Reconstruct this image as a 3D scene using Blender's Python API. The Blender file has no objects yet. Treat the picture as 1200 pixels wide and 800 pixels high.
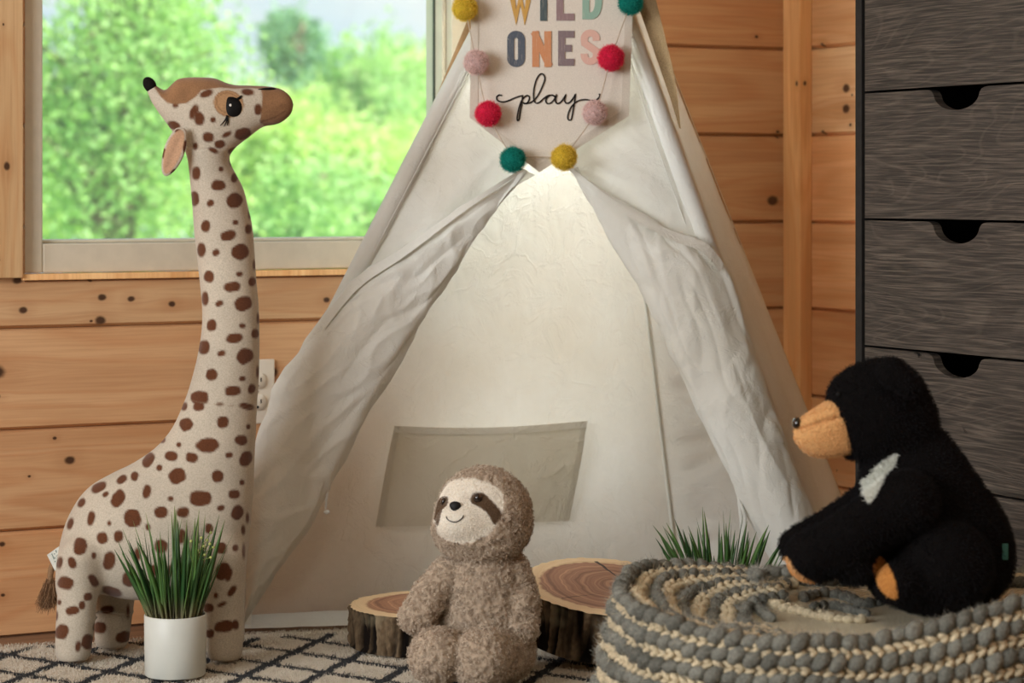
import bpy, math, random
import numpy as np
from math import sin, cos, pi, radians, sqrt, exp
random.seed(7)
SC = bpy.context.scene
COL = SC.collection
# ---------------------------------------------------------------- camera frame
FPX = 2833.333            # 85 mm lens on a 36 mm sensor, 1200 px wide
HC = 0.77                 # camera height
HY = 225.0                # horizon row
YAW = radians(27.5)       # the room's back wall is turned 27.5 degrees to the picture
RT = np.array([cos(YAW), -sin(YAW), 0.0]); FW = np.array([sin(YAW), cos(YAW), 0.0])
CAM = -(0.586 * RT + 5.006 * FW) + np.array([0, 0, HC])   # the corner of the room is the origin

def P(px, py, d):
    """world point seen at a pixel, d metres in front of the camera"""
    return CAM + RT * ((px - 600) / FPX * d) + FW * d + np.array([0, 0, -(py - HY) / FPX * d])

def gd(py, z=0.0):
    return FPX * (HC - z) / (py - HY)

def G(px, py, z=0.0):
    return P(px, py, gd(py, z))

def back_wall(px, py, y=0.0):
    u = (px - 600) / FPX
    d = (y - CAM[1]) / (FW[1] + RT[1] * u)
    return P(px, py, d)

def right_wall(px, py, x=0.0):
    u = (px - 600) / FPX
    d = (x - CAM[0]) / (FW[0] + RT[0] * u)
    return P(px, py, d)

class Frame:
    """local axes of a thing that faces the camera: x right, y away, z up; origin at its base"""
    def __init__(s, px, d, z=0.0):
        s.d = d; s.X = (px - 600) / FPX * d; s.z = z
        s.loc = CAM + RT * s.X + FW * d; s.loc[2] = z
    def L(s, px, py, y=0.0):
        dd = s.d + y
        return np.array([(px - 600) / FPX * dd - s.X, y, HC - (py - HY) / FPX * dd - s.z])
    def px(s, v):
        dd = s.d + v[:, 1]
        return 600 + FPX * (s.X + v[:, 0]) / dd, HY + FPX * (HC - s.z - v[:, 2]) / dd
    def root(s, name, label, cat, group=None):
        return empty(name, s.loc, -YAW, label, cat, group)

# ---------------------------------------------------------------- object helpers
def tag(o, label=None, cat=None, group=None, kind=None):
    if label: o['label'] = label
    if cat: o['category'] = cat
    if group: o['group'] = group
    if kind: o['kind'] = kind
    return o

def empty(name, loc, rz=0.0, label=None, cat=None, group=None):
    o = bpy.data.objects.new(name, None); COL.objects.link(o)
    o.empty_display_size = 0.05
    o.location = [float(c) for c in loc]; o.rotation_euler = (0, 0, rz)
    return tag(o, label, cat, group)

def mesh(name, verts, faces, mat=None, parent=None, smooth=True, loc=None, rz=0.0, cols=None):
    me = bpy.data.meshes.new(name)
    v = np.asarray(verts, dtype=np.float32).reshape(-1, 3)
    if isinstance(faces, np.ndarray):
        n = faces.shape[1]; nf = len(faces)
        me.vertices.add(len(v)); me.vertices.foreach_set('co', v.ravel())
        me.loops.add(nf * n); me.loops.foreach_set('vertex_index', faces.astype(np.int32).ravel())
        me.polygons.add(nf); me.polygons.foreach_set('loop_start', np.arange(0, nf * n, n, dtype=np.int32))
        me.update(calc_edges=True)
    else:
        me.from_pydata([tuple(map(float, p)) for p in v], [], faces); me.update()
    me.validate()
    if smooth: me.polygons.foreach_set('use_smooth', np.ones(len(me.polygons), dtype=bool))
    if cols is not None:
        a = me.color_attributes.new('Col', 'FLOAT_COLOR', 'POINT')
        c = np.ones((len(v), 4), dtype=np.float32); c[:, :3] = cols
        a.data.foreach_set('color', c.ravel())
    o = bpy.data.objects.new(name, me); COL.objects.link(o)
    if mat: me.materials.append(mat)
    if parent: o.parent = parent
    if loc is not None: o.location = [float(c) for c in loc]
    o.rotation_euler = (0, 0, rz)
    return o

class MB:
    """collects shapes into one mesh"""
    def __init__(s): s.v = []; s.f = []; s.n = 0; s.c = []
    def add(s, v, f, col=None):
        v = np.asarray(v, float).reshape(-1, 3)
        s.v.append(v)
        for q in f: s.f.append(tuple(int(i) + s.n for i in q))
        s.n += len(v)
        if col is not None: s.c.append(np.tile(np.asarray(col, float), (len(v), 1)) if np.ndim(col) == 1 else col)
        return s
    def build(s, name, mat=None, parent=None, smooth=True, **k):
        return mesh(name, np.concatenate(s.v), s.f, mat, parent, smooth, cols=np.concatenate(s.c) if s.c else None, **k)

def box(x0, x1, y0, y1, z0, z1, b=0.0):
    """box, with chamfered edges when b > 0"""
    if b <= 0:
        v = [(x, y, z) for x in (x0, x1) for y in (y0, y1) for z in (z0, z1)]
        f = [(0, 1, 3, 2), (4, 6, 7, 5), (0, 4, 5, 1), (2, 3, 7, 6), (0, 2, 6, 4), (1, 5, 7, 3)]
        return v, f
    import bmesh
    bm = bmesh.new(); bmesh.ops.create_cube(bm, size=1)
    for q in bm.verts:
        q.co.x = x0 if q.co.x < 0 else x1; q.co.y = y0 if q.co.y < 0 else y1; q.co.z = z0 if q.co.z < 0 else z1
    bmesh.ops.bevel(bm, geom=bm.edges[:], offset=b, segments=2, affect='EDGES', profile=0.5)
    bm.verts.index_update()
    v = [tuple(q.co) for q in bm.verts]; f = [tuple(q.index for q in p.verts) for p in bm.faces]
    bm.free()
    return v, f

def tube(path, rad, seg=10, caps=True):
    path = np.asarray(path, float); n = len(path)
    rad = np.full(n, rad) if np.ndim(rad) == 0 else np.asarray(rad, float)
    t = np.gradient(path, axis=0); t /= np.linalg.norm(t, axis=1)[:, None] + 1e-12
    up = np.array([0, 0, 1.0]) if abs(t[0][2]) < .9 else np.array([1.0, 0, 0])
    a = np.cross(t[0], up); a /= np.linalg.norm(a)
    v = []
    for i in range(n):
        a = a - t[i] * np.dot(a, t[i]); a /= np.linalg.norm(a); b = np.cross(t[i], a)
        for k in range(seg):
            w = 2 * pi * k / seg
            v.append(path[i] + rad[i] * (cos(w) * a + sin(w) * b))
    f = []
    for i in range(n - 1):
        for k in range(seg):
            k2 = (k + 1) % seg
            f.append((i * seg + k, i * seg + k2, (i + 1) * seg + k2, (i + 1) * seg + k))
    if caps:
        f.append(tuple(range(seg))[::-1]); f.append(tuple((n - 1) * seg + k for k in range(seg)))
    return np.array(v), f

def lathe(prof, seg=48):
    """prof: list of (r, z); closed at r = 0"""
    v = []; f = []; rows = []
    for r, z in prof:
        if r <= 1e-6: rows.append([len(v)]); v.append((0, 0, z))
        else:
            rows.append(list(range(len(v), len(v) + seg)))
            v += [(r * cos(2 * pi * k / seg), r * sin(2 * pi * k / seg), z) for k in range(seg)]
    for a, b in zip(rows[:-1], rows[1:]):
        for k in range(seg):
            k2 = (k + 1) % seg
            if len(a) == 1 and len(b) == 1: continue
            if len(a) == 1: f.append((a[0], b[k2], b[k]))
            elif len(b) == 1: f.append((a[k], a[k2], b[0]))
            else: f.append((a[k], a[k2], b[k2], b[k]))
    return v, f

def uv_sphere(c, r, seg=20, rings=14):
    c = np.asarray(c, float); r = np.asarray(r, float) * np.ones(3)
    v, f = lathe([(sin(pi * i / rings) if 0 < i < rings else 0, -cos(pi * i / rings)) for i in range(rings + 1)], seg)
    return np.array(v) * r + c, f

def crom(pts, n=12, closed=False):
    """Catmull-Rom through the points, n samples a span"""
    p = np.asarray(pts, float); m = len(p); out = []
    spans = m if closed else m - 1
    for i in range(spans):
        if closed: a, b, c, d = p[(i - 1) % m], p[i], p[(i + 1) % m], p[(i + 2) % m]
        else:
            b, c = p[i], p[i + 1]
            a = p[i - 1] if i > 0 else 2 * b - c
            d = p[i + 2] if i + 2 < m else 2 * c - b
        t = np.linspace(0, 1, n, endpoint=False)[:, None]
        out.append(.5 * ((2 * b) + (-a + c) * t + (2 * a - 5 * b + 4 * c - d) * t ** 2 + (-a + 3 * b - 3 * c + d) * t ** 3))
    out = np.concatenate(out)
    return out if closed else np.vstack([out, p[-1:]])

def resample(path, n):
    path = np.asarray(path, float)
    s = np.r_[0, np.cumsum(np.linalg.norm(np.diff(path, axis=0), axis=1))]
    t = np.linspace(0, s[-1], n)
    return np.stack([np.interp(t, s, path[:, k]) for k in range(path.shape[1])], 1)

# ---------------------------------------------------------------- noise
_rs = np.random.RandomState(3)
_perm = np.r_[_rs.permutation(256), _rs.permutation(256)].astype(np.int64); _perm[256:] = _perm[:256]
_gr = _rs.normal(size=(256, 3)); _gr /= np.linalg.norm(_gr, axis=1)[:, None]
def noise(p):
    """gradient noise, p (n,3) -> about -0.7..0.7"""
    p = np.asarray(p, float); i = np.floor(p).astype(np.int64); f = p - i; i &= 255
    u = f * f * f * (f * (f * 6 - 15) + 10); out = 0
    for dx in (0, 1):
        for dy in (0, 1):
            for dz in (0, 1):
                h = _perm[_perm[_perm[(i[:, 0] + dx) & 255] + ((i[:, 1] + dy) & 255)] + ((i[:, 2] + dz) & 255)]
                g = _gr[h]
                d = (g[:, 0] * (f[:, 0] - dx) + g[:, 1] * (f[:, 1] - dy) + g[:, 2] * (f[:, 2] - dz))
                w = (u[:, 0] if dx else 1 - u[:, 0]) * (u[:, 1] if dy else 1 - u[:, 1]) * (u[:, 2] if dz else 1 - u[:, 2])
                out = out + w * d
    return out
def fbm(p, oct=3):
    p = np.asarray(p, float)
    return sum(noise(p * 2 ** k + 17.3 * k) / 2 ** k for k in range(oct))

# ---------------------------------------------------------------- implicit modelling
def grid3(lo, hi, h):
    ax = [np.arange(lo[k], hi[k] + h, h) for k in range(3)]
    X, Y, Z = np.meshgrid(*ax, indexing='ij')
    return X.astype(np.float32), Y.astype(np.float32), Z.astype(np.float32)

def smin(a, b, k):
    h = np.clip(.5 + .5 * (b - a) / k, 0, 1)
    return b * (1 - h) + a * h - k * h * (1 - h)

def sd_cone(X, Y, Z, a, b, ra, rb, sy=1.0):
    """tapered capsule between a and b; sy squashes it along y"""
    a = np.asarray(a, float); b = np.asarray(b, float); d = b - a; L2 = float(d @ d) + 1e-12
    ax, ay, az = X - a[0], Y - a[1], Z - a[2]
    t = np.clip((ax * d[0] + ay * d[1] + az * d[2]) / L2, 0, 1)
    return np.sqrt((ax - t * d[0]) ** 2 + ((ay - t * d[1]) / sy) ** 2 + (az - t * d[2]) ** 2) - (ra + (rb - ra) * t)

def sd_ell(X, Y, Z, c, r, rot=0.0):
    """ellipsoid, turned by rot about the y axis"""
    x, y, z = X - c[0], Y - c[1], Z - c[2]
    if rot: x, z = x * cos(rot) + z * sin(rot), -x * sin(rot) + z * cos(rot)
    k0 = np.sqrt((x / r[0]) ** 2 + (y / r[1]) ** 2 + (z / r[2]) ** 2)
    k1 = np.sqrt((x / r[0] ** 2) ** 2 + (y / r[1] ** 2) ** 2 + (z / r[2] ** 2) ** 2) + 1e-6
    return k0 * (k0 - 1) / k1

def poly_sd(px, pz, poly):
    """signed distance to a closed polygon, positive inside"""
    d = np.full(px.shape, 1e9); ins = np.zeros(px.shape, bool); n = len(poly)
    for i in range(n):
        a, b = poly[i], poly[(i + 1) % n]; e = b - a; l2 = float(e @ e)
        if l2 < 1e-14: continue
        wx, wz = px - a[0], pz - a[1]
        t = np.clip((wx * e[0] + wz * e[1]) / l2, 0, 1)
        d = np.minimum(d, (wx - t * e[0]) ** 2 + (wz - t * e[1]) ** 2)
        if abs(b[1] - a[1]) > 1e-12:
            c = ((a[1] > pz) != (b[1] > pz)) & (px < (b[0] - a[0]) * (pz - a[1]) / (b[1] - a[1]) + a[0])
            ins ^= c
    return np.where(ins, 1, -1) * np.sqrt(d)

def inflate(xs, zs, poly, hmax):
    """half-thickness squared of a stuffed cushion with this outline (negative outside)"""
    px, pz = np.meshgrid(xs, zs, indexing='ij'); h = xs[1] - xs[0]
    d = poly_sd(px, pz, np.asarray(poly)); m = d > 0
    lam = 2 / hmax ** 2; u = np.zeros_like(d); w = 1.9
    ii, jj = np.meshgrid(range(d.shape[0]), range(d.shape[1]), indexing='ij')
    par = [((ii + jj) % 2 == k) & m for k in (0, 1)]
    for it in range(260):
        for k in (0, 1):
            s = np.zeros_like(u); s[1:-1, 1:-1] = u[2:, 1:-1] + u[:-2, 1:-1] + u[1:-1, 2:] + u[1:-1, :-2]
            un = (s + 2 * h * h) / (4 + lam * h * h)
            u = np.where(par[k], (1 - w) * u + w * un, u)
    c = np.where(d > 2.5 * h, u / np.maximum(d, 1e-9), 0); wgt = (d > 2.5 * h).astype(float)
    for it in range(14):
        sc = np.zeros_like(c); sw = np.zeros_like(c)
        for dx, dz in ((0, 1), (0, -1), (1, 0), (-1, 0)):
            sc += np.roll(c * (wgt > 0), (dx, dz), (0, 1)); sw += np.roll((wgt > 0) * 1.0, (dx, dz), (0, 1))
        new = (wgt <= 0) & (sw > 0)
        c = np.where(new, sc / np.maximum(sw, 1e-9), c); wgt = np.where(new, 1, wgt)
    c = np.where(wgt > 0, c, .02)
    return np.where(d > 2.5 * h, u, c * d)

def unit_field(F, h):
    g = np.gradient(F, h)
    return F / (np.sqrt(g[0] ** 2 + g[1] ** 2 + g[2] ** 2) + 1e-4)

def surface(F, lo, h, smooth=3):
    """surface nets -> vertices, quads"""
    nx, ny, nz = F.shape; s = F < 0
    cs = [(i, j, k) for i in (0, 1) for j in (0, 1) for k in (0, 1)]
    cnt = np.zeros((nx - 1, ny - 1, nz - 1), np.int8)
    for i, j, k in cs: cnt += s[i:nx - 1 + i, j:ny - 1 + j, k:nz - 1 + k]
    ci = np.argwhere((cnt > 0) & (cnt < 8)); n = len(ci)
    idx = np.full(cnt.shape, -1, np.int64); idx[ci[:, 0], ci[:, 1], ci[:, 2]] = np.arange(n)
    val = np.stack([F[ci[:, 0] + i, ci[:, 1] + j, ci[:, 2] + k] for i, j, k in cs], 1).astype(float)
    acc = np.zeros((n, 3)); num = np.zeros(n)
    for a in range(8):
        for b in range(a + 1, 8):
            da = np.array(cs[a]); db = np.array(cs[b])
            if np.abs(da - db).sum() != 1: continue
            fa, fb = val[:, a], val[:, b]; x = (fa < 0) != (fb < 0)
            t = np.where(x, fa / np.where(x, fa - fb, 1), 0)
            acc[x] += da + t[x, None] * (db - da); num += x
    v = (ci + acc / num[:, None]) * h + np.asarray(lo)
    fs = []
    for ax in range(3):
        b, c = (ax + 1) % 3, (ax + 2) % 3
        sl0 = [slice(None)] * 3; sl1 = [slice(None)] * 3
        sl0[ax] = slice(0, -1); sl1[ax] = slice(1, None)
        s0, s1 = s[tuple(sl0)], s[tuple(sl1)]
        e = np.argwhere(s0 != s1)
        ok = (e[:, b] > 0) & (e[:, c] > 0) & (e[:, b] < F.shape[b] - 1) & (e[:, c] < F.shape[c] - 1)
        e = e[ok]; q = []
        for db, dc in ((-1, -1), (0, -1), (0, 0), (-1, 0)):
            w = e.copy(); w[:, b] += db; w[:, c] += dc
            q.append(idx[w[:, 0], w[:, 1], w[:, 2]])
        q = np.stack(q, 1); inside0 = s0[e[:, 0], e[:, 1], e[:, 2]]
        q[~inside0] = q[~inside0][:, ::-1]
        fs.append(q)
    f = np.concatenate(fs); f = f[(f >= 0).all(1)]
    for it in range(smooth): v = lap(v, f, .5)
    return v, f

def lap(v, f, w):
    e = np.concatenate([np.stack([f[:, i], f[:, (i + 1) % f.shape[1]]], 1) for i in range(f.shape[1])])
    n = len(v); out = np.zeros_like(v); k = np.bincount(e[:, 0], minlength=n) + np.bincount(e[:, 1], minlength=n)
    for a in range(3):
        out[:, a] = np.bincount(e[:, 0], v[e[:, 1], a], n) + np.bincount(e[:, 1], v[e[:, 0], a], n)
    return v * (1 - w) + w * out / np.maximum(k, 1)[:, None]

def normals(v, f):
    nn = np.cross(v[f[:, 2]] - v[f[:, 0]], v[f[:, 3]] - v[f[:, 1]]) if f.shape[1] == 4 else np.cross(v[f[:, 1]] - v[f[:, 0]], v[f[:, 2]] - v[f[:, 0]])
    out = np.zeros_like(v)
    for k in range(f.shape[1]):
        for a in range(3): out[:, a] += np.bincount(f[:, k], nn[:, a], len(v))
    return out / (np.linalg.norm(out, axis=1)[:, None] + 1e-12), np.linalg.norm(nn, axis=1) * .5

def scatter(v, f, n, rs, keep=None):
    """random points on a quad mesh with their normals"""
    nv, ar = normals(v, f)
    if keep is not None: ar = ar * keep[f].mean(1)
    q = rs.choice(len(f), n, p=ar / ar.sum()); a, b = rs.rand(n, 1), rs.rand(n, 1)
    def mix(x): return (x[f[q, 0]] * (1 - a) + x[f[q, 1]] * a) * (1 - b) + (x[f[q, 3]] * (1 - a) + x[f[q, 2]] * a) * b
    N = mix(nv); N /= np.linalg.norm(N, axis=1)[:, None] + 1e-12
    return mix(v), N

def hair(name, pts, rad, mat, parent=None):
    """pts (n, k, 3) -> hair curves object; rad (k,) or (n,k)"""
    n, k, _ = pts.shape
    hc = bpy.data.hair_curves.new(name); hc.add_curves([k] * n)
    hc.points.foreach_set('position', np.ascontiguousarray(pts, dtype=np.float32).ravel())
    r = hc.attributes.get('radius') or hc.attributes.new('radius', 'FLOAT', 'POINT')
    r.data.foreach_set('value', np.ascontiguousarray(np.broadcast_to(rad, (n, k)), dtype=np.float32).ravel())
    hc.materials.append(mat)
    o = bpy.data.objects.new(name, hc); COL.objects.link(o)
    if parent: o.parent = parent
    return o

def perp(N, rs):
    r = rs.normal(size=N.shape); t = r - N * (r * N).sum(1)[:, None]
    t /= np.linalg.norm(t, axis=1)[:, None] + 1e-9
    return t, np.cross(N, t)

# ---------------------------------------------------------------- materials
def lin(c):
    c = np.asarray(c, float) / 255.0
    return np.where(c <= .04045, c / 12.92, ((c + .055) / 1.055) ** 2.4)
def rgba(c): return tuple(float(x) for x in lin(c)) + (1.0,)

class NT:
    def __init__(s, name):
        s.m = bpy.data.materials.new(name); s.m.use_nodes = True
        s.t = s.m.node_tree; s.t.nodes.clear()
        s.out = s.t.nodes.new('ShaderNodeOutputMaterial')
    def n(s, typ, **k):
        o = s.t.nodes.new('ShaderNode' + typ)
        for a, b in k.items(): setattr(o, a, b)
        return o
    def l(s, a, b): s.t.links.new(a, b)
    def val(s, sock, x):
        if hasattr(x, 'is_output'): s.l(x, sock)
        elif isinstance(x, (tuple, list)) and sock.type == 'VECTOR': sock.default_value = x[:3]
        else: sock.default_value = x
    def math(s, op, a, b=0.0, c=0.0, clamp=False):
        o = s.n('Math', operation=op, use_clamp=clamp)
        s.val(o.inputs[0], a); s.val(o.inputs[1], b); s.val(o.inputs[2], c)
        return o.outputs[0]
    def vmath(s, op, a, b=(0, 0, 0)):
        o = s.n('VectorMath', operation=op); s.val(o.inputs[0], a); s.val(o.inputs[1], b)
        return o.outputs['Value'] if op in ('LENGTH', 'DOT_PRODUCT', 'DISTANCE') else o.outputs[0]
    def coord(s, w='Object'): return s.n('TexCoord').outputs[w]
    def mapping(s, v, scale=(1, 1, 1), rot=(0, 0, 0), loc=(0, 0, 0)):
        o = s.n('Mapping'); s.val(o.inputs[0], v)
        o.inputs['Scale'].default_value = scale; o.inputs['Rotation'].default_value = rot; o.inputs['Location'].default_value = loc
        return o.outputs[0]
    def noise(s, v, scale=5, detail=3, rough=.5, dist=0.0, out='Fac'):
        o = s.n('TexNoise'); s.val(o.inputs['Vector'], v); o.inputs['Scale'].default_value = scale
        o.inputs['Detail'].default_value = detail; o.inputs['Roughness'].default_value = rough; o.inputs['Distortion'].default_value = dist
        return o.outputs[out]
    def ramp(s, fac, stops, interp='LINEAR'):
        o = s.n('ValToRGB'); o.color_ramp.interpolation = interp; s.val(o.inputs[0], fac)
        e = o.color_ramp.elements
        while len(e) < len(stops): e.new(.5)
        for q, (p, c) in zip(e, stops):
            q.position = p; q.color = rgba(c) if len(c) == 3 else c
        return o.outputs[0]
    def mix(s, fac, a, b, blend='MIX'):
        o = s.n('Mix', data_type='RGBA', blend_type=blend); s.val(o.inputs[0], fac)
        for sk, x in ((o.inputs[6], a), (o.inputs[7], b)):
            s.val(sk, rgba(x) if isinstance(x, tuple) and len(x) == 3 else x)
        return o.outputs[2]
    def step(s, v, a, b, clamp=True):
        o = s.n('MapRange', interpolation_type='SMOOTHSTEP'); s.val(o.inputs[0], v)
        o.inputs[1].default_value = a; o.inputs[2].default_value = b
        return o.outputs[0]
    def sep(s, v):
        o = s.n('SeparateXYZ'); s.val(o.inputs[0], v); return o.outputs
    def comb(s, x, y, z):
        o = s.n('CombineXYZ')
        for k, q in enumerate((x, y, z)): s.val(o.inputs[k], q)
        return o.outputs[0]
    def attr(s, name, out='Color'):
        return s.n('Attribute', attribute_name=name).outputs[out]
    def bump(s, h, strength=.3, dist=.01, normal=None):
        o = s.n('Bump'); s.val(o.inputs['Height'], h); o.inputs['Strength'].default_value = strength; o.inputs['Distance'].default_value = dist
        if normal is not None: s.l(normal, o.inputs['Normal'])
        return o.outputs[0]
    def bsdf(s, color, rough=.6, normal=None, sheen=0.0, spec=.3, metal=0.0, coat=0.0):
        o = s.n('BsdfPrincipled')
        s.val(o.inputs['Base Color'], rgba(color) if isinstance(color, tuple) and len(color) == 3 else color)
        s.val(o.inputs['Roughness'], rough); o.inputs['Specular IOR Level'].default_value = spec
        o.inputs['Metallic'].default_value = metal; o.inputs['Sheen Weight'].default_value = sheen
        o.inputs['Coat Weight'].default_value = coat
        if normal is not None: s.l(normal, o.inputs['Normal'])
        s.l(o.outputs[0], s.out.inputs[0]); s.b = o
        return s.m

def plain(name, color, rough=.6, spec=.3, nscale=60, namt=.12, bump=.15, bdist=.002, sheen=0.0, metal=0.0, coat=0.0):
    """simple surface with a little procedural variation"""
    t = NT(name); co = t.coord()
    n = t.noise(co, nscale, 4, .6)
    k = t.ramp(n, [(.3, (255 * (1 - namt),) * 3), (.7, (255, 255, 255))])
    c = t.mix(1.0, color, k, 'MULTIPLY')
    return t.bsdf(c, rough, t.bump(n, bump, bdist) if bump else None, sheen, spec, metal, coat)

def colored(name, rough=.9, sheen=.3, nscale=300, namt=.2, bump=.3, bdist=.001, spec=.1):
    """surface whose own colours are stored on its mesh"""
    t = NT(name); co = t.coord(); n = t.noise(co, nscale, 3, .6); n2 = t.noise(co, 9, 3, .5)
    k = t.ramp(n, [(.25, (255 * (1 - namt),) * 3), (.75, (255, 255, 255))])
    k2 = t.ramp(n2, [(.3, (235, 235, 235)), (.7, (255, 255, 255))])
    c = t.mix(1.0, t.mix(1.0, t.attr('Col'), k, 'MULTIPLY'), k2, 'MULTIPLY')
    return t.bsdf(c, rough, t.bump(n, bump, bdist), sheen, spec)

def fur_mat(name, c0, c1, rough=.8, spec=.15, sheen=0.0):
    """fibres that vary strand by strand between two colours"""
    t = NT(name); i = t.n('HairInfo')
    c = t.mix(i.outputs['Random'], c0, c1)
    return t.bsdf(c, rough, None, sheen, spec)
# ================================================================ room shell
PITCH = 0.178; SEAM0 = -0.004       # log-siding boards
def pine(name, knots, tint=(1, 1, 1), axis='x', dark=1.0):
    t = NT(name); co = t.coord(); x, y, z = t.sep(co)
    if axis == 'y': along, up = y, z
    elif axis == 'z': along, up = z, t.math('ADD', x, y)
    else: along, up = x, z
    pa = t.sep(t.attr('Col'))
    warp = 0.0; mask = None; ring = None; kj = t.math('ADD', .72, t.math('MULTIPLY', t.noise(co, 60, 3, .6), .56))
    for ka, ku, r in knots:
        da = t.math('MULTIPLY', t.math('SUBTRACT', along, ka), .75); du = t.math('SUBTRACT', up, ku)
        d = t.math('SQRT', t.math('ADD', t.math('MULTIPLY', da, da), t.math('MULTIPLY', du, du))); d = t.math('MULTIPLY', d, kj)
        m = t.step(d, r * 1.25, r * .55); rg = t.step(d, r * 4.5, r * .8)
        mask = m if mask is None else t.math('MAXIMUM', mask, m)
        ring = rg if ring is None else t.math('MAXIMUM', ring, rg)
        # grain lines swing round the knot
        da2 = t.math('MULTIPLY', t.math('SUBTRACT', along, ka), .35)
        e = t.math('MULTIPLY', t.math('SIGN', du), t.math('MULTIPLY', r * .9, t.step(t.math('SQRT', t.math('ADD', t.math('MULTIPLY', da2, da2), t.math('MULTIPLY', du, du))), r * 4, 0.0)))
        warp = t.math('ADD', warp, e)
    up2 = t.math('SUBTRACT', up, warp)
    v = t.comb(t.math('ADD', t.math('MULTIPLY', along, .7), t.math('MULTIPLY', pa[0], 31.0)), t.math('MULTIPLY', pa[1], 7.0), t.math('MULTIPLY', up2, 7.0))
    n1 = t.noise(v, 1.6, 2, .4, .2)
    f = t.math('FRACT', t.math('MULTIPLY', n1, 9.0))
    lines = t.math('ABSOLUTE', t.math('SUBTRACT', t.math('MULTIPLY', f, 2.0), 1.0))
    v2 = t.comb(t.math('MULTIPLY', along, 6.0), t.math('MULTIPLY', pa[0], 9.0), t.math('MULTIPLY', up2, 220.0))
    n2 = t.noise(v2, 1.0, 3, .6)
    base = t.ramp(n1, [(.25, (190, 150, 110)), (.5, (216, 184, 144)), (.75, (202, 164, 122))])
    c = t.mix(t.math('MULTIPLY', t.step(lines, .35, 1.0), .3), base, (192, 136, 88))
    c = t.mix(t.math('MULTIPLY', t.step(n2, .35, .75), .22), c, (150, 92, 50))
    # every board has its own cast
    c = t.mix(t.math('MULTIPLY', pa[1], .55), c, t.mix(1.0, c, (255, 206, 164), 'MULTIPLY'))
    c = t.mix(t.math('MULTIPLY', pa[2], .5), c, t.mix(1.0, c, (226, 200, 176), 'MULTIPLY'))
    if mask is not None:
        c = t.mix(t.math('MULTIPLY', ring, .18), c, (150, 92, 50))
        c = t.mix(t.math('MULTIPLY', mask, .93), c, (52, 28, 18))
    c = t.mix(1.0, c, tuple(255 * q for q in tint), 'MULTIPLY')
    return t.bsdf(c, .42, t.bump(t.math('ADD', n2, lines), .12, .002), 0, .4)

def board_profile(z0, z1, th=.03):
    b = .006
    return [(0, z0), (-th * .62, z0), (-th, z0 + b), (-th, z1 - b * .6), (-th * .72, z1 - .0005), (0, z1 - .0005)]

def boards(mb, runs, depth_dir, rs, zmax):
    """runs: function(z0, z1) -> [(a0, a1)]; boards are extruded along a"""
    z = SEAM0
    while z < zmax:
        z1 = z + PITCH
        c = rs.rand(3)
        for a0, a1, lo, hi in runs(z, z1):
            pr = board_profile((z if z > 0 else -.012) if lo <= z else lo, min(z1, hi))
            v = [depth_dir(a, o, zz) for a in (a0, a1) for o, zz in pr]; n = len(pr)
            f = [(i, (i + 1) % n, n + (i + 1) % n, n + i) for i in range(n)] + [tuple(range(n))[::-1], tuple(range(n, 2 * n))]
            mb.add(v, f, c)
        z = z1
RX0, RY0, RZ1 = -4.6, -6.2, 2.5
WIN_L, WIN_R = back_wall(29, 300)[0], back_wall(549, 200)[0]
WIN_B = back_wall(50, 320)[2]; WIN_T = 1.85
kn = []
for px, py, r in ((126, 349, 4), (160, 351, 3.5), (208, 357, 3.5), (33, 364, 4), (124, 376, 5), (112, 329, 2), (113, 377, 1.6),
                  (1, 437, 8), (2, 466, 3), (88, 541, 5), (40, 560, 1.6), (326, 437, 6), (390, 352, 3.5), (26, 329, 4.5), (70, 515, 2),
                  (915, 235, 7), (896, 42, 2.4), (921, 154, 2.2), (921, 160, 2.2), (8, 640, 3), (9, 700, 2)):
    q = back_wall(px, py, -.03); kn.append((float(q[0]), float(q[2]), r / 640))
PINE_B = pine('pine_siding', kn)
rs = np.random.RandomState(5)
mb = MB()
def runs_b(z0, z1):
    if z1 <= WIN_B + .01 or z0 >= WIN_T: return [(RX0, 0, z0, z1)]
    if z0 < WIN_B: return [(RX0, WIN_L, z0, z1), (WIN_L, WIN_R, z0, WIN_B - .012), (WIN_R, 0, z0, z1)]
    return [(RX0, WIN_L, z0, z1), (WIN_R, 0, z0, z1)]
boards(mb, runs_b, lambda a, o, z: (a, o + .03, z), rs, RZ1)
for q in ((RX0, WIN_L, 0, RZ1), (WIN_R, 0, 0, RZ1), (WIN_L, WIN_R, 0, WIN_B - .014), (WIN_L, WIN_R, WIN_T + .001, RZ1)):
    mb.add(*box(q[0], q[1], .0295, .11, q[2], q[3]), (.5, .5, .5))
tag(mb.build('wall_back', PINE_B, smooth=False), kind='structure')
kr = []
for px, py, r in ((977, 103, 6), (977, 127, 6), (984, 111, 1.6), (982, 146, 2.2), (996, 386, 2.5), (949, 52, 3), (950, 155, 3)):
    q = right_wall(px, py, -.03); kr.append((float(q[1]), float(q[2]), r / 640))
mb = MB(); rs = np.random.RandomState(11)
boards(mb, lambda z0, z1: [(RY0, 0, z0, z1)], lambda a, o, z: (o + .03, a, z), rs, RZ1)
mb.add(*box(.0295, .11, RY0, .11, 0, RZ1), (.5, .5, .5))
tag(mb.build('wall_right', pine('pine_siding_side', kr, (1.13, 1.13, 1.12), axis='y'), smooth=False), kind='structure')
PLAST = plain('plaster', (196, 186, 172), .9, .2, 40, .06)
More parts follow.
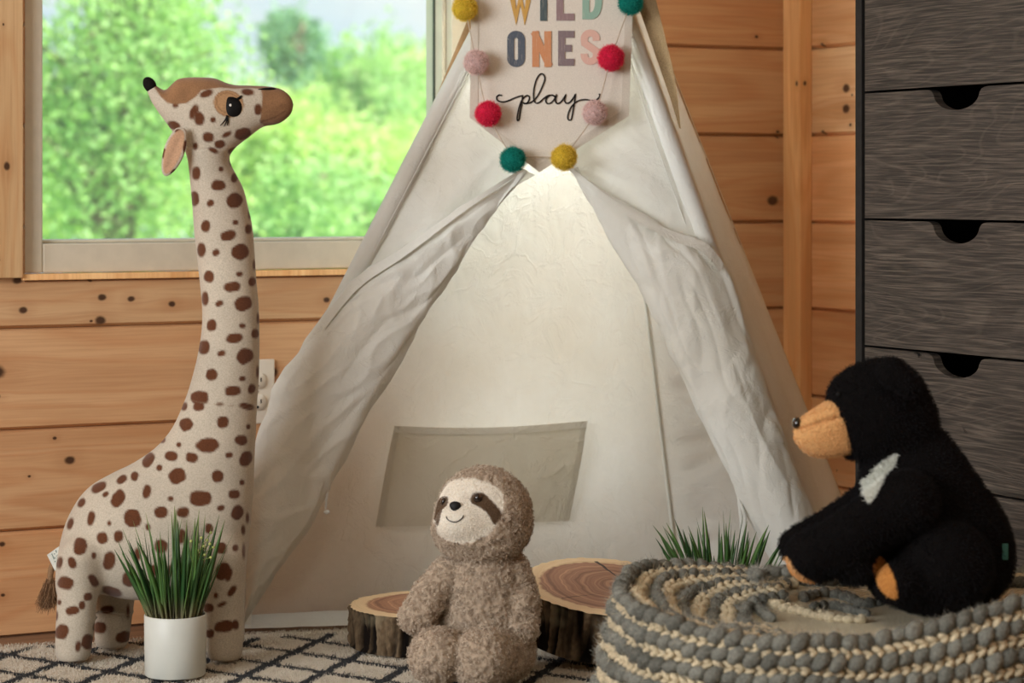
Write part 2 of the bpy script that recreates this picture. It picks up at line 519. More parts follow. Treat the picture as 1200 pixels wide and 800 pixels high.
# left wall with the opening of a second window, which lights the room
tag(MB().add(*box(RX0 - .1, RX0, RY0, -3.0, 0, RZ1)).add(*box(RX0 - .1, RX0, -1.0, .03, 0, RZ1)).add(*box(RX0 - .1, RX0, -3.0, -1.0, 0, .55)).add(*box(RX0 - .1, RX0, -3.0, -1.0, 2.1, RZ1)).build('wall_left', PLAST, smooth=False), kind='structure')
tag(MB().add(*box(RX0 - .1, .13, RY0 - .1, RY0, 0, RZ1)).build('wall_front', PLAST, smooth=False), kind='structure')
tag(MB().add(*box(RX0 - .1, .13, RY0 - .1, .13, RZ1, RZ1 + .1)).build('ceiling', PLAST, smooth=False), kind='structure')
t = NT('floor_wood'); co = t.mapping(t.coord(), (1, 1, 1), (0, 0, 0)); x, y, z = t.sep(co)
pl = t.math('FLOOR', t.math('MULTIPLY', y, 9.0))
v = t.comb(t.math('ADD', t.math('MULTIPLY', x, 2.0), t.math('MULTIPLY', pl, 3.7)), t.math('MULTIPLY', y, 40.0), pl)
n = t.noise(v, 1.5, 4, .6)
gap = t.step(t.math('ABSOLUTE', t.math('SUBTRACT', t.math('FRACT', t.math('MULTIPLY', y, 9.0)), .5)), .47, .5)
c = t.ramp(n, [(.3, (104, 78, 60)), (.7, (140, 110, 86))])
c = t.mix(gap, c, (46, 32, 24))
FLOORM = t.bsdf(c, .45, t.bump(n, .1, .002), 0, .4)
tag(MB().add(*box(RX0 - .1, .13, RY0 - .1, .13, -.11, -.010)).build('floor', FLOORM, smooth=False), kind='structure')

# trim board in the corner, on the right wall
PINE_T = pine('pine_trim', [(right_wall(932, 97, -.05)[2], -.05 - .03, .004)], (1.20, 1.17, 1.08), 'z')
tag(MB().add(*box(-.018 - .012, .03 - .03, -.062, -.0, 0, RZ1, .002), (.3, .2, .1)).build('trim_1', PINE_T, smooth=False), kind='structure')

# ---------------------------------------------------------------- window
VINYL = plain('window_vinyl', (212, 204, 184), .45, .4, 25, .05, .05)
GASKET = plain('window_gasket', (70, 78, 66), .5, .4)
REC = .058
wf = MB()
FWD = .034; FB = .052
y0, y1 = .004, .10
def bx(*a): wf.add(*box(*a, .003))
bx(WIN_L, WIN_L + FWD, y0, y1, WIN_B, WIN_T); bx(WIN_R - FWD, WIN_R, y0, y1, WIN_B, WIN_T)
bx(WIN_L + FWD, WIN_R - FWD, y0, y1, WIN_B, WIN_B + FB); bx(WIN_L + FWD, WIN_R - FWD, y0, y1, WIN_T - FWD, WIN_T)
# stepped inner lip of the sash
bx(WIN_L + FWD, WIN_R - FWD, y0 + .018, y1, WIN_B + FB, WIN_B + FB + .006)
bx(WIN_R - FWD - .010, WIN_R - FWD, y0 + .022, y1, WIN_B + FB, WIN_T - FWD)
w1 = tag(wf.build('window_1', VINYL, smooth=False), 'white vinyl framed window on the pine wall behind the giraffe', None, None, 'structure')
gk = MB()
gk.add(*box(WIN_R - FWD - .013, WIN_R - FWD - .009, .056, .062, WIN_B + FB, WIN_T - FWD))
gk.build('gasket', GASKET, w1, False)
t = NT('window_glass'); g = t.n('BsdfGlossy'); g.inputs['Roughness'].default_value = .02
tr = t.n('BsdfTransparent'); tr.inputs[0].default_value = (.97, .985, .98, 1)
df = t.n('BsdfTranslucent'); df.inputs[0].default_value = (.8, .85, .85, 1)
mx = t.n('MixShader'); mx.inputs[0].default_value = .03; t.l(tr.outputs[0], mx.inputs[1]); t.l(g.outputs[0], mx.inputs[2])
dn = t.step(t.noise(t.coord(), 3.0, 5, .7), .5, .95)
mx2 = t.n('MixShader'); t.l(t.math('ADD', .07, t.math('MULTIPLY', dn, .08)), mx2.inputs[0]); t.l(mx.outputs[0], mx2.inputs[1]); t.l(df.outputs[0], mx2.inputs[2])
t.l(mx2.outputs[0], t.out.inputs[0])
MB().add(*box(WIN_L + FWD - .004, WIN_R - FWD + .004, y0 + REC, y0 + REC + .004, WIN_B + FB - .004, WIN_T - FWD + .004)).build('pane', t.m, w1, False)
# wooden casing and sill strip
PINE_C = pine('pine_casing', [(back_wall(1, 47)[2], back_wall(1, 47)[0] - .05, .005), (back_wall(24, 195)[2], back_wall(24, 195)[0] - .05, .006), (back_wall(20, 30)[2], back_wall(20, 30)[0] - .05, .002), (back_wall(15, 304)[2], back_wall(15, 304)[0] - .05, .002)], (.98, .98, .95), 'z')
zc = back_wall(15, 326, -.03)[2]
xl = back_wall(28, 200, -.022)[0]
tag(MB().add(*box(xl - .11, xl, -.020, .03, zc, RZ1 - .2, .002), (.7, .1, .1)).build('trim_2', PINE_C, smooth=False), kind='structure')
tag(MB().add(*box(WIN_R + .002, WIN_R + .10, -.020, .03, zc, RZ1 - .2, .002), (.5, .6, .3)).build('trim_3', PINE_C, smooth=False), kind='structure')
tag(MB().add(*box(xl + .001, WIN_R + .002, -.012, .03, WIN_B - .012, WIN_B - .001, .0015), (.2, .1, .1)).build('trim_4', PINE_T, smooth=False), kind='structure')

# ---------------------------------------------------------------- electrical outlet
a = back_wall(322, 460, -.005); zc = .403; xo = a[0] - .036
PLATE = plain('outlet_plastic', (232, 224, 208), .35, .5, 30, .03, 0)
SLOT = plain('outlet_slot', (30, 26, 22), .6, .2)
o = empty('electrical_outlet', (xo, -.001, zc), 0, 'ivory electrical outlet plate on the pine wall behind the giraffe neck', 'outlet')
MB().add(*box(-.036, .036, -.006, 0, -.059, .059, .003)).build('wall_plate', PLATE, o)
for s in (-1, 1):
    v, f = lathe([(0, -.004), (.0165, -.004), (.0172, -.003), (.0172, .0)], 32)
    v = [(x, z, y + s * .0197) for x, y, z in v]; v = np.array(v); v[:, 1] -= .006
    v[:, 2] = np.clip(v[:, 2], s * .0197 - .0135, s * .0197 + .0135)
    k = MB().add(v, f).build('socket', PLATE, o)
    m = MB()
    for dx, hh in ((-.0065, .0045), (.0065, .0036)): m.add(*box(dx - .0011, dx + .0011, -.0106, -.0095, s * .0197 + .002 - hh, s * .0197 + .002 + hh))
    vv, ff = uv_sphere((0, -.010, s * .0197 - .0085), (.0024, .0007, .0026), 12, 6); m.add(vv, ff)
    m.build('slots', SLOT, k, False)
vv, ff = uv_sphere((0, -.0065, 0), (.003, .0012, .003), 12, 8)
MB().add(vv, ff).build('screw', plain('screw_metal', (190, 184, 170), .35, .5, metal=.8), o)

# ================================================================ camera, light, sky
cd = bpy.data.cameras.new('camera'); cam = bpy.data.objects.new('camera', cd); COL.objects.link(cam)
cam.location = [float(c) for c in CAM]; cam.rotation_euler = (pi / 2, 0, -YAW)
cd.lens = 85; cd.sensor_width = 36; cd.sensor_fit = 'HORIZONTAL'; cd.shift_y = -(400 - HY) / 1200
cd.clip_start = .05; cd.clip_end = 300
cd.dof.use_dof = True; cd.dof.focus_distance = 3.95; cd.dof.aperture_fstop = 4.8
SC.camera = cam
SC.view_settings.view_transform = 'Standard'; SC.view_settings.look = 'None'
SC.view_settings.exposure = 0.0; SC.view_settings.gamma = 1.0; SC.view_settings.use_curve_mapping = False
cy = SC.cycles
cy.use_denoising = True; cy.max_bounces = 10; cy.diffuse_bounces = 5; cy.glossy_bounces = 3; cy.transmission_bounces = 6; cy.transparent_max_bounces = 12
cy.caustics_reflective = False; cy.caustics_refractive = False; cy.sample_clamp_indirect = 6.0
try: cy.denoising_use_gpu = False
except Exception: pass

def area(name, loc, target, sx, sy, power, color=(1, 1, 1), spread=180):
    l = bpy.data.lights.new(name, 'AREA'); l.shape = 'RECTANGLE'; l.size = sx; l.size_y = sy; l.energy = power; l.color = color
    l.spread = radians(spread)
    o = bpy.data.objects.new(name, l); COL.objects.link(o); o.location = loc
    from mathutils import Vector
    o.rotation_euler = (Vector(target) - Vector(loc)).to_track_quat('-Z', 'Y').to_euler()
    return o
# daylight through the second window in the left wall
area('daylight_left_window', (RX0 + .02, -2.0, 1.32), (-1.0, -1.2, .5), 1.9, 1.5, 112, (.97, .985, 1.0))
# unseen fill light added under the ceiling to brighten the front faces
area('ceiling_fill', (-2.7, -3.4, RZ1 - .03), (-2.7, -3.4, 0), .9, .9, 30, (1.0, .93, .82))
# sun on the trees outside
sl = bpy.data.lights.new('sun', 'SUN'); sl.energy = 10.5; sl.angle = radians(2); sl.color = (1, .96, .86)
so = bpy.data.objects.new('sun', sl); COL.objects.link(so); so.rotation_euler = (radians(38), radians(18), radians(12))
w = bpy.data.worlds.new('sky'); SC.world = w; w.use_nodes = True
T = NT.__new__(NT); T.t = w.node_tree; T.t.nodes.clear()
ow = T.n('OutputWorld'); bg = T.n('Background')
d = T.coord('Generated'); n = T.noise(T.mapping(d, (1.0, 1.0, 3.0)), 5.0, 5, .55, .3)
zz = T.sep(d)[2]
blue = T.ramp(zz, [(.0, (214, 232, 244)), (.4, (150, 192, 232))])
c = T.mix(T.step(n, .36, .62), blue, (240, 242, 244))
T.l(c, bg.inputs[0]); bg.inputs[1].default_value = 1.2
T.l(bg.outputs[0], ow.inputs[0])
# ================================================================ trees beyond the window
def leaf_mat(name, c0, c1):
    t = NT(name); g = t.n('NewGeometry'); c = t.mix(g.outputs['Random Per Island'], c0, c1)
    d = t.n('BsdfDiffuse'); t.l(c, d.inputs[0]); tr = t.n('BsdfTranslucent')
    t.l(t.mix(1.0, c, (250, 255, 206), 'MULTIPLY'), tr.inputs[0])
    m = t.n('MixShader'); m.inputs[0].default_value = .5; t.l(d.outputs[0], m.inputs[1]); t.l(tr.outputs[0], m.inputs[2])
    t.l(m.outputs[0], t.out.inputs[0]); return t.m
LEAF_Y = leaf_mat('leaves_bright', (196, 224, 140), (226, 244, 180))
LEAF_M = leaf_mat('leaves_mid', (164, 208, 140), (206, 234, 168))
LEAF_D = leaf_mat('leaves_dark', (130, 172, 146), (164, 204, 170))
BARK = plain('tree_bark', (150, 132, 112), .9, .2, 14, .4, .5, .02)
GROUND_Z = -3.0
def tree(px, py, d, rx, rz, n, lm, size, seed, label, clusters=26, ry=None):
    """crown centred at a viewed point; clusters of leaves carried by branches"""
    rs = np.random.RandomState(seed); c = P(px, py, d); ry = ry or rx
    base = np.array([c[0], c[1], GROUND_Z])
    root = empty('tree', base, 0, label, 'tree', 'trees beyond the window')
    top = c - base
    tr = [np.array([0, 0, 0.0]), np.array([.1 * rs.randn(), .1 * rs.randn(), top[2] * .5]), top * 1.0 + np.array([0, 0, -.3 * rz]), top + np.array([0, 0, .6 * rz])]
    mbk = MB().add(*tube(crom(tr, 6), np.linspace(.08, .02, 19), 8))
    cl = []
    for k in range(clusters):
        q = rs.normal(size=3); q /= np.linalg.norm(q); q *= rs.rand() ** .4
        cc = top + q * np.array([rx, ry, rz]); cl.append(cc)
        a = top + np.array([0, 0, min(.5 * rz, max(-.9 * rz, q[2] * rz - .3 * rz))])
        mbk.add(*tube(crom([a, (a + cc) / 2 + rs.normal(size=3) * .08, cc], 5), np.linspace(.04, .008, 11), 6))
    mbk.build('trunk', BARK, root)
    cl = np.array(cl); i = rs.randint(0, clusters, n)
    p = cl[i] + rs.normal(size=(n, 3)) * np.array([rx, ry, rz]) * .20
    N = rs.normal(size=(n, 3)) + np.array([0, 0, .5]); N /= np.linalg.norm(N, axis=1)[:, None]
    t1, t2 = perp(N, rs); s = size * (.6 + .8 * rs.rand(n, 1))
    q = np.stack([p - t1 * s, p - t2 * s * .5 - N * s * .12, p + t1 * s, p + t2 * s * .5 - N * s * .12], 1).reshape(-1, 3)
    mesh('foliage', q, np.arange(4 * n).reshape(n, 4), lm, root, False)
tree(140, 115, 15, .74, 1.0, 16000, LEAF_M, .030, 1, 'broad leafy tree filling the left half of the window', 80, .5)
tree(-20, 215, 20.5, 1.9, .55, 17000, LEAF_Y, .045, 2, 'pale yellow-green bush low in the left of the window', 52, .6)
tree(338, 170, 23, .62, .58, 5000, LEAF_Y, .05, 3, 'round bright tree right of the giraffe muzzle', 30, .5)
tree(440, 120, 26.5, .62, .72, 6000, LEAF_M, .055, 4, 'tall green tree with two tops beside the tent edge', 30, .55)
tree(505, 110, 30, .55, .68, 4500, LEAF_Y, .06, 5, 'tree partly cut off by the right side of the window frame', 24, .6)
tree(352, 62, 36, .55, .62, 3000, LEAF_D, .07, 6, 'dark bluish-green tree farthest off above the giraffe muzzle', 12, .5)
tree(365, 262, 16.0, .62, .34, 6000, LEAF_M, .042, 7, 'green thicket along the bottom of the window right of the giraffe neck', 26, .5)
tree(462, 225, 21, .66, .55, 6000, LEAF_Y, .05, 8, 'light green bush in the lower right corner of the window', 26, .6)
tree(225, 185, 32, 6.5, .9, 22000, LEAF_D, .085, 9, 'grey-green tree behind the giraffe head', 70, .8)
t = NT('meadow'); n = t.noise(t.coord(), .8, 5, .6)
g = t.bsdf(t.ramp(n, [(.3, (96, 140, 70)), (.7, (150, 190, 100))]), .9)
tag(mesh('ground', [(-40, .4, GROUND_Z), (60, .4, GROUND_Z), (60, 90, GROUND_Z), (-40, 90, GROUND_Z)], [(0, 1, 2, 3)], g, None, False), kind='structure')
# ================================================================ play tent
T_ = Frame(640, 4.4)
tent = T_.root('play_tent', 'off-white canvas play tent with tied-back flaps, set up against the pine wall', 'tent')
def tl(w):
    w = np.asarray(w, float) - T_.loc
    return np.stack([w @ RT, w @ FW, w[..., 2]], -1)
D_AP = 4.40
P_FL = (P(673, -200, D_AP), G(190, 744)); P_FR = (P(664, -200, D_AP), G(1000, 733))
P_R = (P(676, -200, D_AP + .02), G(1030, 691)); P_BR = (P(690, -200, D_AP + .03), G(796, 691)); P_BL = (P(668, -200, D_AP + .02), G(292, 728))
APEX = (P_FL[0] + P_FR[0]) / 2
N_F = np.cross(P_FR[1] - P_FL[1], APEX - P_FL[1]); N_F /= np.linalg.norm(N_F)
if N_F @ (CAM - APEX) < 0: N_F = -N_F
N_B = np.cross(P_BR[1] - P_BL[1], P_BL[0] - P_BL[1]); N_B /= np.linalg.norm(N_B)
if N_B @ (CAM - APEX) < 0: N_B = -N_B
def on_plane(px, py, p0, n, off=0.0):
    """point of a plane (moved off metres towards the room) seen at a pixel"""
    ray = P(px, py, 1.0) - CAM; q = p0 + n * off
    return CAM + ray * (((q - CAM) @ n) / (ray @ n))
def FP(px, py, off=0.0): return on_plane(px, py, P_FL[1], N_F, off)
def BP(px, py, off=0.0): return on_plane(px, py, P_BL[1], N_B, off)
def curve(pts, n, fn=FP):
    return resample(crom([tl(fn(*q)) for q in pts], 10), n)
def line(a, b, n): return np.linspace(tl(a), tl(b), n)
def sheet(name, curves, nv, mat, wrinkle=None, parent=None, amp=1.0):
    """cloth through a set of curves, nv rows across, with wrinkles along its normals"""
    c = np.array(curves); nu = c.shape[1]
    if len(c) == 2: g = np.stack([c[0] * (1 - s) + c[1] * s for s in np.linspace(0, 1, nv)])
    else:
        k = max(2, nv // (len(c) - 1)); g = np.stack([crom(c[:, i], k) for i in range(nu)], 1)
    m = g.shape[0]; v = g.reshape(-1, 3)
    a = np.arange(m - 1)[:, None] * nu + np.arange(nu - 1)[None]
    f = np.stack([a, a + nu, a + nu + 1, a + 1], -1).reshape(-1, 4)
    if wrinkle is not None:
        nn, _ = normals(v, f)
        st = np.stack(np.meshgrid(np.linspace(0, 1, m), np.linspace(0, 1, nu), indexing='ij'), -1).reshape(-1, 2)
        v = v + nn * (wrinkle(v, st) * amp)[:, None]
    return mesh(name, v, f, mat, parent if parent is not None else tent)
def ridge(p, w=.12):
    return np.clip(1 - np.abs(noise(p)) / w, 0, 1) ** 1.5
def dirp(v, ax, along, across):
    """coordinates stretched along a direction"""
    ax = np.asarray(ax, float); ax /= np.linalg.norm(ax)
    k = (v @ ax)[:, None] * ax
    return k * along + (v - k) * across
def crumple(v, a=1.0, seed=0.0):
    q = v + .02 * np.stack([noise(v * 9 + 3), noise(v * 9 + 13), noise(v * 9 + 23)], 1) + seed
    m = np.clip(.5 + 1.6 * noise(v * 5 + seed + 7), 0, 1)
    return 1.5 * a * (.0030 * noise(v * 7 + seed) + m * (.0016 * ridge(q * 9, .30) - .0013 * ridge(q * 14 + 5, .30) + .0005 * ridge(q * 26 + 9, .35)))
def w_back(v, st):
    e = np.minimum(st[:, 0], 1 - st[:, 0]) * 4
    return .010 * np.clip(e, 0, 1) * noise(v * 2.2) + .36 * crumple(v) + .0008 * ridge(dirp(v, (-.25, 0, 1), 4, 30), .2)
def w_flap(ax, a=1.0):
    def w(v, st):
        q = dirp(v, ax, 5, 20)
        return a * (.007 * noise(dirp(v, ax, 2.2, 8)) + .0042 * ridge(q * .8, .3) - .0026 * ridge(q * 1.5 + 4, .3)) + crumple(v, 1.35, 2.0)
    return w
def canvas(name, col, tr=.35, seed=0, bs=.36):
    t = NT(name); co = t.coord()
    wv = t.math('MULTIPLY', t.math('SINE', t.math('MULTIPLY', t.sep(co)[0], 3200.0)), t.math('SINE', t.math('MULTIPLY', t.sep(co)[2], 3200.0)))
    n = t.noise(co, 14, 6, .62, .6); n2 = t.noise(co, 3.0, 4, .5); n3 = t.noise(co, 70, 3, .6, .5)
    r1 = t.math('ABSOLUTE', t.math('SUBTRACT', n, .5)); r1 = t.step(r1, .05, 0.0)
    c = t.mix(1.0, col, t.ramp(n2, [(.3, (238, 232, 224)), (.65, (255, 255, 255))]), 'MULTIPLY')
    c = t.mix(t.math('MULTIPLY', n3, .10), c, (150, 138, 120))
    h = t.math('ADD', t.math('MULTIPLY', r1, .20), t.math('ADD', t.math('MULTIPLY', n, 1.0), t.math('ADD', t.math('MULTIPLY', n3, .12), t.math('MULTIPLY', wv, .02))))
    nb = t.bump(h, bs, .006)
    d = t.n('BsdfDiffuse'); t.l(c, d.inputs[0]); t.l(nb, d.inputs[2])
    tl_ = t.n('BsdfTranslucent'); t.l(t.mix(1.0, c, (255, 250, 240), 'MULTIPLY'), tl_.inputs[0]); t.l(nb, tl_.inputs[1])
    m = t.n('MixShader'); m.inputs[0].default_value = tr; t.l(d.outputs[0], m.inputs[1]); t.l(tl_.outputs[0], m.inputs[2])
    t.l(m.outputs[0], t.out.inputs[0]); return t.m
CANVAS = canvas('tent_canvas', (234, 236, 230)); REAR = canvas('tent_rear_canvas', (234, 236, 230), .45, 1, .5); FRONT = canvas('tent_front_canvas', (228, 230, 225), .10, 2)
n_ = 150
# panels behind the opening
sheet('back_panel', [line(*P_BL, n_ + 60), line((P_BL[0] * .5 + P_BR[0] * .5), P_BL[1] * .5 + P_BR[1] * .5, n_ + 60), line(*P_BR, n_ + 60)], 150, REAR, w_back)
sheet('rear_side_panel', [line(*P_BR, n_), line(*P_R, n_)], 70, CANVAS, lambda v, s: (crumple(v, 1.5, 4) + .004 * ridge(dirp(v, (1, .6, -.25), 4, 16), .25)) * np.clip(s[:, 0] * 6, 0, 1))
sheet('left_side_panel', [line(*P_FL, 90), line(*P_BL, 90)], 30, FRONT, lambda v, s: crumple(v))
def w_side(v, st): return (.004 * noise(dirp(v, (.3, 0, -1), 3, 9)) + .7 * crumple(v, 1, 9)) * np.clip(np.minimum(st[:, 0], 1 - st[:, 0]) * 6, 0, 1)
sheet('right_side_panel', [line(*P_FR, n_), line(*P_R, n_)], 40, FRONT, w_side)
# seam cord along the rear corner
MB().add(*tube(line(*P_BR, 60) + np.array([0, -.004, 0]), .0035, 6)).build('seam', CANVAS, tent)
# front: upper panels
Ll = [(670, -190, -.004), (606, -70, -.004), (561, 30, -.004), (498, 160, -.004), (440, 272, -.004), (388, 372, -.006), (352, 440, -.008)]
Lr = [(672, -190, .0), (668, -60, .0), (655, 60, .0), (640, 150, .0), (600, 212, .0), (500, 285, -.002), (372, 425, -.008)]
Lm = [tuple((np.array(a) * .5 + np.array(b) * .5) + np.array([0, 0, .012])) for a, b in zip(Ll, Lr)]
sheet('upper_left_panel', [curve(c, n_) for c in (Ll, Lm, Lr)], 80, FRONT, w_flap((1, 0, .35), .6))
Rl = [(666, -190, .0), (662, -60, .0), (652, 60, .0), (646, 150, .0), (672, 200, .0), (740, 258, .0), (835, 310, -.004), (862, 360, -.006)]
Rr = [(668, -190, -.004), (712, -66, -.004), (746, 30, -.004), (790, 152, -.004), (815, 222, -.004), (836, 280, -.004), (852, 325, -.006), (866, 362, -.006)]
Rm = [tuple((np.array(a) * .5 + np.array(b) * .5) + np.array([0, 0, .010])) for a, b in zip(Rl, Rr)]
sheet('upper_right_panel', [curve(c, n_) for c in (Rl, Rm, Rr)], 80, FRONT, w_flap((1, 0, -.5), .5))
# poles in their sleeves
POLE = plain('pole_wood', (190, 150, 104), .6, .3, 30, .2)
for nm, pa, pb, dx in (('left', (673, -200), (190, 744), 11), ('right', (664, -200), (1000, 733), -11)):
    a, b = np.array(pa, float), np.array(pb, float)
    e1, e2 = FP(*(a + (dx, 0)), -.004), FP(*(b + (dx, 0)), -.004)
    m = MB().add(*tube(np.linspace(tl(e1), tl(e2), 120), .0175, 14))
    sl_ = m.build('pole_sleeve', FRONT, tent)
    ax = tl(e1) - tl(e2); ax /= np.linalg.norm(ax)
    MB().add(*tube(np.array([tl(e2) + ax * .005, tl(e1) + ax * .14]), .0125, 12)).build('pole', POLE, tent)
for pr, pn in ((P_R, 1), (P_BR, -1), (P_BL, -1)):
    ax = tl(pr[0]) - tl(pr[1]); ax /= np.linalg.norm(ax); b = tl(pr[1]); cdir = -b * np.array([1, 1, 0]); cdir /= np.linalg.norm(cdir)
    MB().add(*tube(np.array([b + ax * .02 + pn * cdir * (.016 if pn > 0 else .034), tl(pr[0]) + ax * .14 + pn * cdir * (.016 if pn > 0 else .034)]), .0115, 12)).build('pole', POLE, tent)
# stitched hem lines on the upper panels
for c in ([(680 - 48, -60, .004), (577, 30, .006), (525, 130, .010), (462, 250, .010), (420, 330, .008)], [(700, -60, .006), (735, 60, .010), (768, 165, .010), (806, 270, .006)]):
    MB().add(*tube(curve(c, 60), .0011, 5)).build('stitching', FRONT, tent)
# tied-back flaps
FLAP = canvas('tent_flap', (230, 232, 227), .14, 3)
Fo = [(612, 197), (545, 239), (475, 288), (418, 326), (376, 376), (343, 420), (320, 458), (304, 496), (293, 540), (286, 600), (284, 660), (283, 728)]
Fi = [(616, 199), (580, 250), (540, 309), (506, 365), (474, 416), (442, 466), (422, 500), (403, 538), (387, 571), (366, 614), (340, 652), (286, 728)]
def inter(k, off, dz=0): return [tuple(np.array(a) * (1 - k) + np.array(b) * k) + (off * min(1, .15 + i / 4) + .006,) for i, (a, b) in enumerate(zip(Fo, Fi))]
fl = [[(x + 14, y + 6, -.010) for x, y in Fo], [(x, y, .012 + .02 * min(1, i / 4)) for i, (x, y) in enumerate(Fo)], inter(.22, .052), inter(.45, .060), inter(.7, .052), inter(.93, .038), [(x, y, .016) for x, y in Fi], [(x - 9, y - 4, .004) for x, y in Fi]]
sheet('left_flap', [curve(c, 200) for c in fl], 112, FLAP, w_flap((.75, 0, .66), 1.0))
Go = [(668, 195), (722, 236), (782, 268), (826, 284), (848, 308), (864, 350), (881, 400), (906, 472), (928, 540), (957, 611), (983, 684), (994, 716)]
Gi = [(669, 198), (698, 247), (728, 300), (750, 340), (768, 376), (790, 421), (812, 466), (838, 524), (860, 572), (888, 624), (912, 676), (930, 730)]
def inter2(k, off): return [tuple(np.array(a) * (1 - k) + np.array(b) * k) + (off * min(1, .15 + i / 4) + .006,) for i, (a, b) in enumerate(zip(Go, Gi))]
gl = [[(x - 6, y + 4, -.010) for x, y in Go], [(x, y, .012 + .014 * min(1, i / 4)) for i, (x, y) in enumerate(Go)], inter2(.2, .046), inter2(.45, .058), inter2(.72, .050), inter2(.93, .034), [(x, y, .014) for x, y in Gi], [(x + 9, y - 3, .003) for x, y in Gi]]
sheet('right_flap', [curve(c, 200) for c in gl], 112, FLAP, w_flap((-.35, 0, 1), .9))
# hems along the fold of each flap
for src, sgn in ((Fo, 1), (Go, 1)):
    k = 4
    up = [(x, y, .030 + .012 * min(1, i / 3)) for i, (x, y) in enumerate(src[:k + 1])]
    lo = [(x + (3 if src is Fo else -4), y + 11 * min(1, .2 + i / 3), .046 * min(1, .3 + i / 3) + .008) for i, (x, y) in enumerate(src[:k + 1])]
    sheet('flap_hem', [curve(up, 60), curve(lo, 60)], 6, FLAP)
# hem of the ground sheet lying on the rug along the back panel
hb = [tl(G(x, y)) + np.array([0, 0, .012]) for x, y in ((280, 728), (420, 722), (560, 712), (796, 692))]
hf = [tl(G(x, y)) + np.array([0, 0, .003]) for x, y in ((272, 739), (420, 734), (560, 724), (800, 704))]
sheet('ground_hem', [resample(np.array(hb), 120), resample(np.array(hf), 120)], 8, CANVAS, lambda v, s: .0015 * noise(v * 22))
# pocket on the back panel
POCK = canvas('tent_pocket', (222, 219, 208), .36, 5, .5)
L_ = [(462, 499, .014), (456, 528, .018), (450, 560, .018), (440, 617, .010)]; R_ = [(688, 493, .014), (684, 522, .018), (678, 556, .018), (667, 610, .010)]
M1 = [(a[0] * .67 + b[0] * .33, a[1] * .67 + b[1] * .33 + (4 - i), .026 if i else .024) for i, (a, b) in enumerate(zip(L_, R_))]
M2 = [(a[0] * .33 + b[0] * .67, a[1] * .33 + b[1] * .67 + (4 - i), .026 if i else .024) for i, (a, b) in enumerate(zip(L_, R_))]
pk = sheet('pocket', [curve(c, 60, BP) for c in (L_, M1, M2, R_)], 90, POCK, lambda v, s: crumple(v, 1.0, 6))
hemp = lambda c, dy, do: [(x, y + dy, o + do) for x, y, o in (c[0],)]
tops = [(c[0][0], c[0][1], c[0][2] + .003) for c in (L_, M1, M2, R_)]; bots = [(x - .6, y + 8, o + .003) for x, y, o in tops]
sheet('pocket_hem', [curve(tops, 60, BP), curve(bots, 60, BP)], 4, POCK, parent=pk)
for c in (L_, R_):
    s = 1 if c is L_ else -1
    sheet('pocket_hem', [curve([(x, y, o + .003) for x, y, o in c], 30, BP), curve([(x + 7 * s, y + 1, o + .005) for x, y, o in c], 30, BP)], 4, POCK, parent=pk)
# tie strings
def ribbon(path, wdt): 
    p = np.array(path); a = p + [wdt / 2, 0, 0]; b = p - [wdt / 2, 0, 0]; n = len(p); th = np.array([0, -.0012, 0])
    v = np.concatenate([a, b, b + th, a + th]); f = []
    for i in range(n - 1):
        for k in range(4): f.append((k * n + i, k * n + i + 1, ((k + 1) % 4) * n + i + 1, ((k + 1) % 4) * n + i))
    return v, f
MB().add(*ribbon(curve([(386, 566, .03), (383, 582, .024), (382, 596, .02)], 20), .004)).add(*uv_sphere(curve([(383, 600, .02), (383, 601, .02)], 2)[0], (.0055, .003, .004))).build('tie_string', FLAP, tent)
MB().add(*ribbon(curve([(866, 578, .03), (868, 600, .03), (870, 622, .026), (869, 645, .022), (871, 668, .02)], 30), .008)).add(*ribbon(curve([(868, 590, .032), (873, 606, .035), (871, 628, .03)], 20), .006)).build('tie_string', FLAP, tent)
# jute strip beside the right pole
JUTE = plain('jute', (176, 150, 112), .9, .1, 900, .45, .5, .002)
sheet('jute_strip', [curve([(712, -100, .0), (738, -20, .0), (758, 36, .0), (783, 108, .0), (796, 150, .004)], 60), curve([(736, -104, .020), (763, -20, .022), (781, 50, .022), (792, 98, .018), (798, 151, .008)], 60)], 8, JUTE)
# unseen light added under the tent top, behind the banner, to brighten the inside
lp = bpy.data.lights.new('tent_fill_light', 'POINT'); lp.energy = 8.5; lp.color = (.94, .98, 1.0); lp.shadow_soft_size = .09
lo = bpy.data.objects.new('tent_fill_light', lp); COL.objects.link(lo)
lo.location = [float(c) for c in (FP(650, 90) * .62 + BP(650, 90) * .38)]

for o in tent.children_recursive:      # cloth and poles stop at the rug
    for q in o.data.vertices:
        if q.co.z < .001: q.co.z = .001
# unseen area light added behind the tent so the back panel glows
lc_ = BP(600, 380, -.15); lt_ = lc_ + N_B * .16
area('glow_light_behind_tent', [float(c) for c in lc_], [float(c) for c in lt_], .46, .66, 1.5, (.88, .96, 1.0), 180)
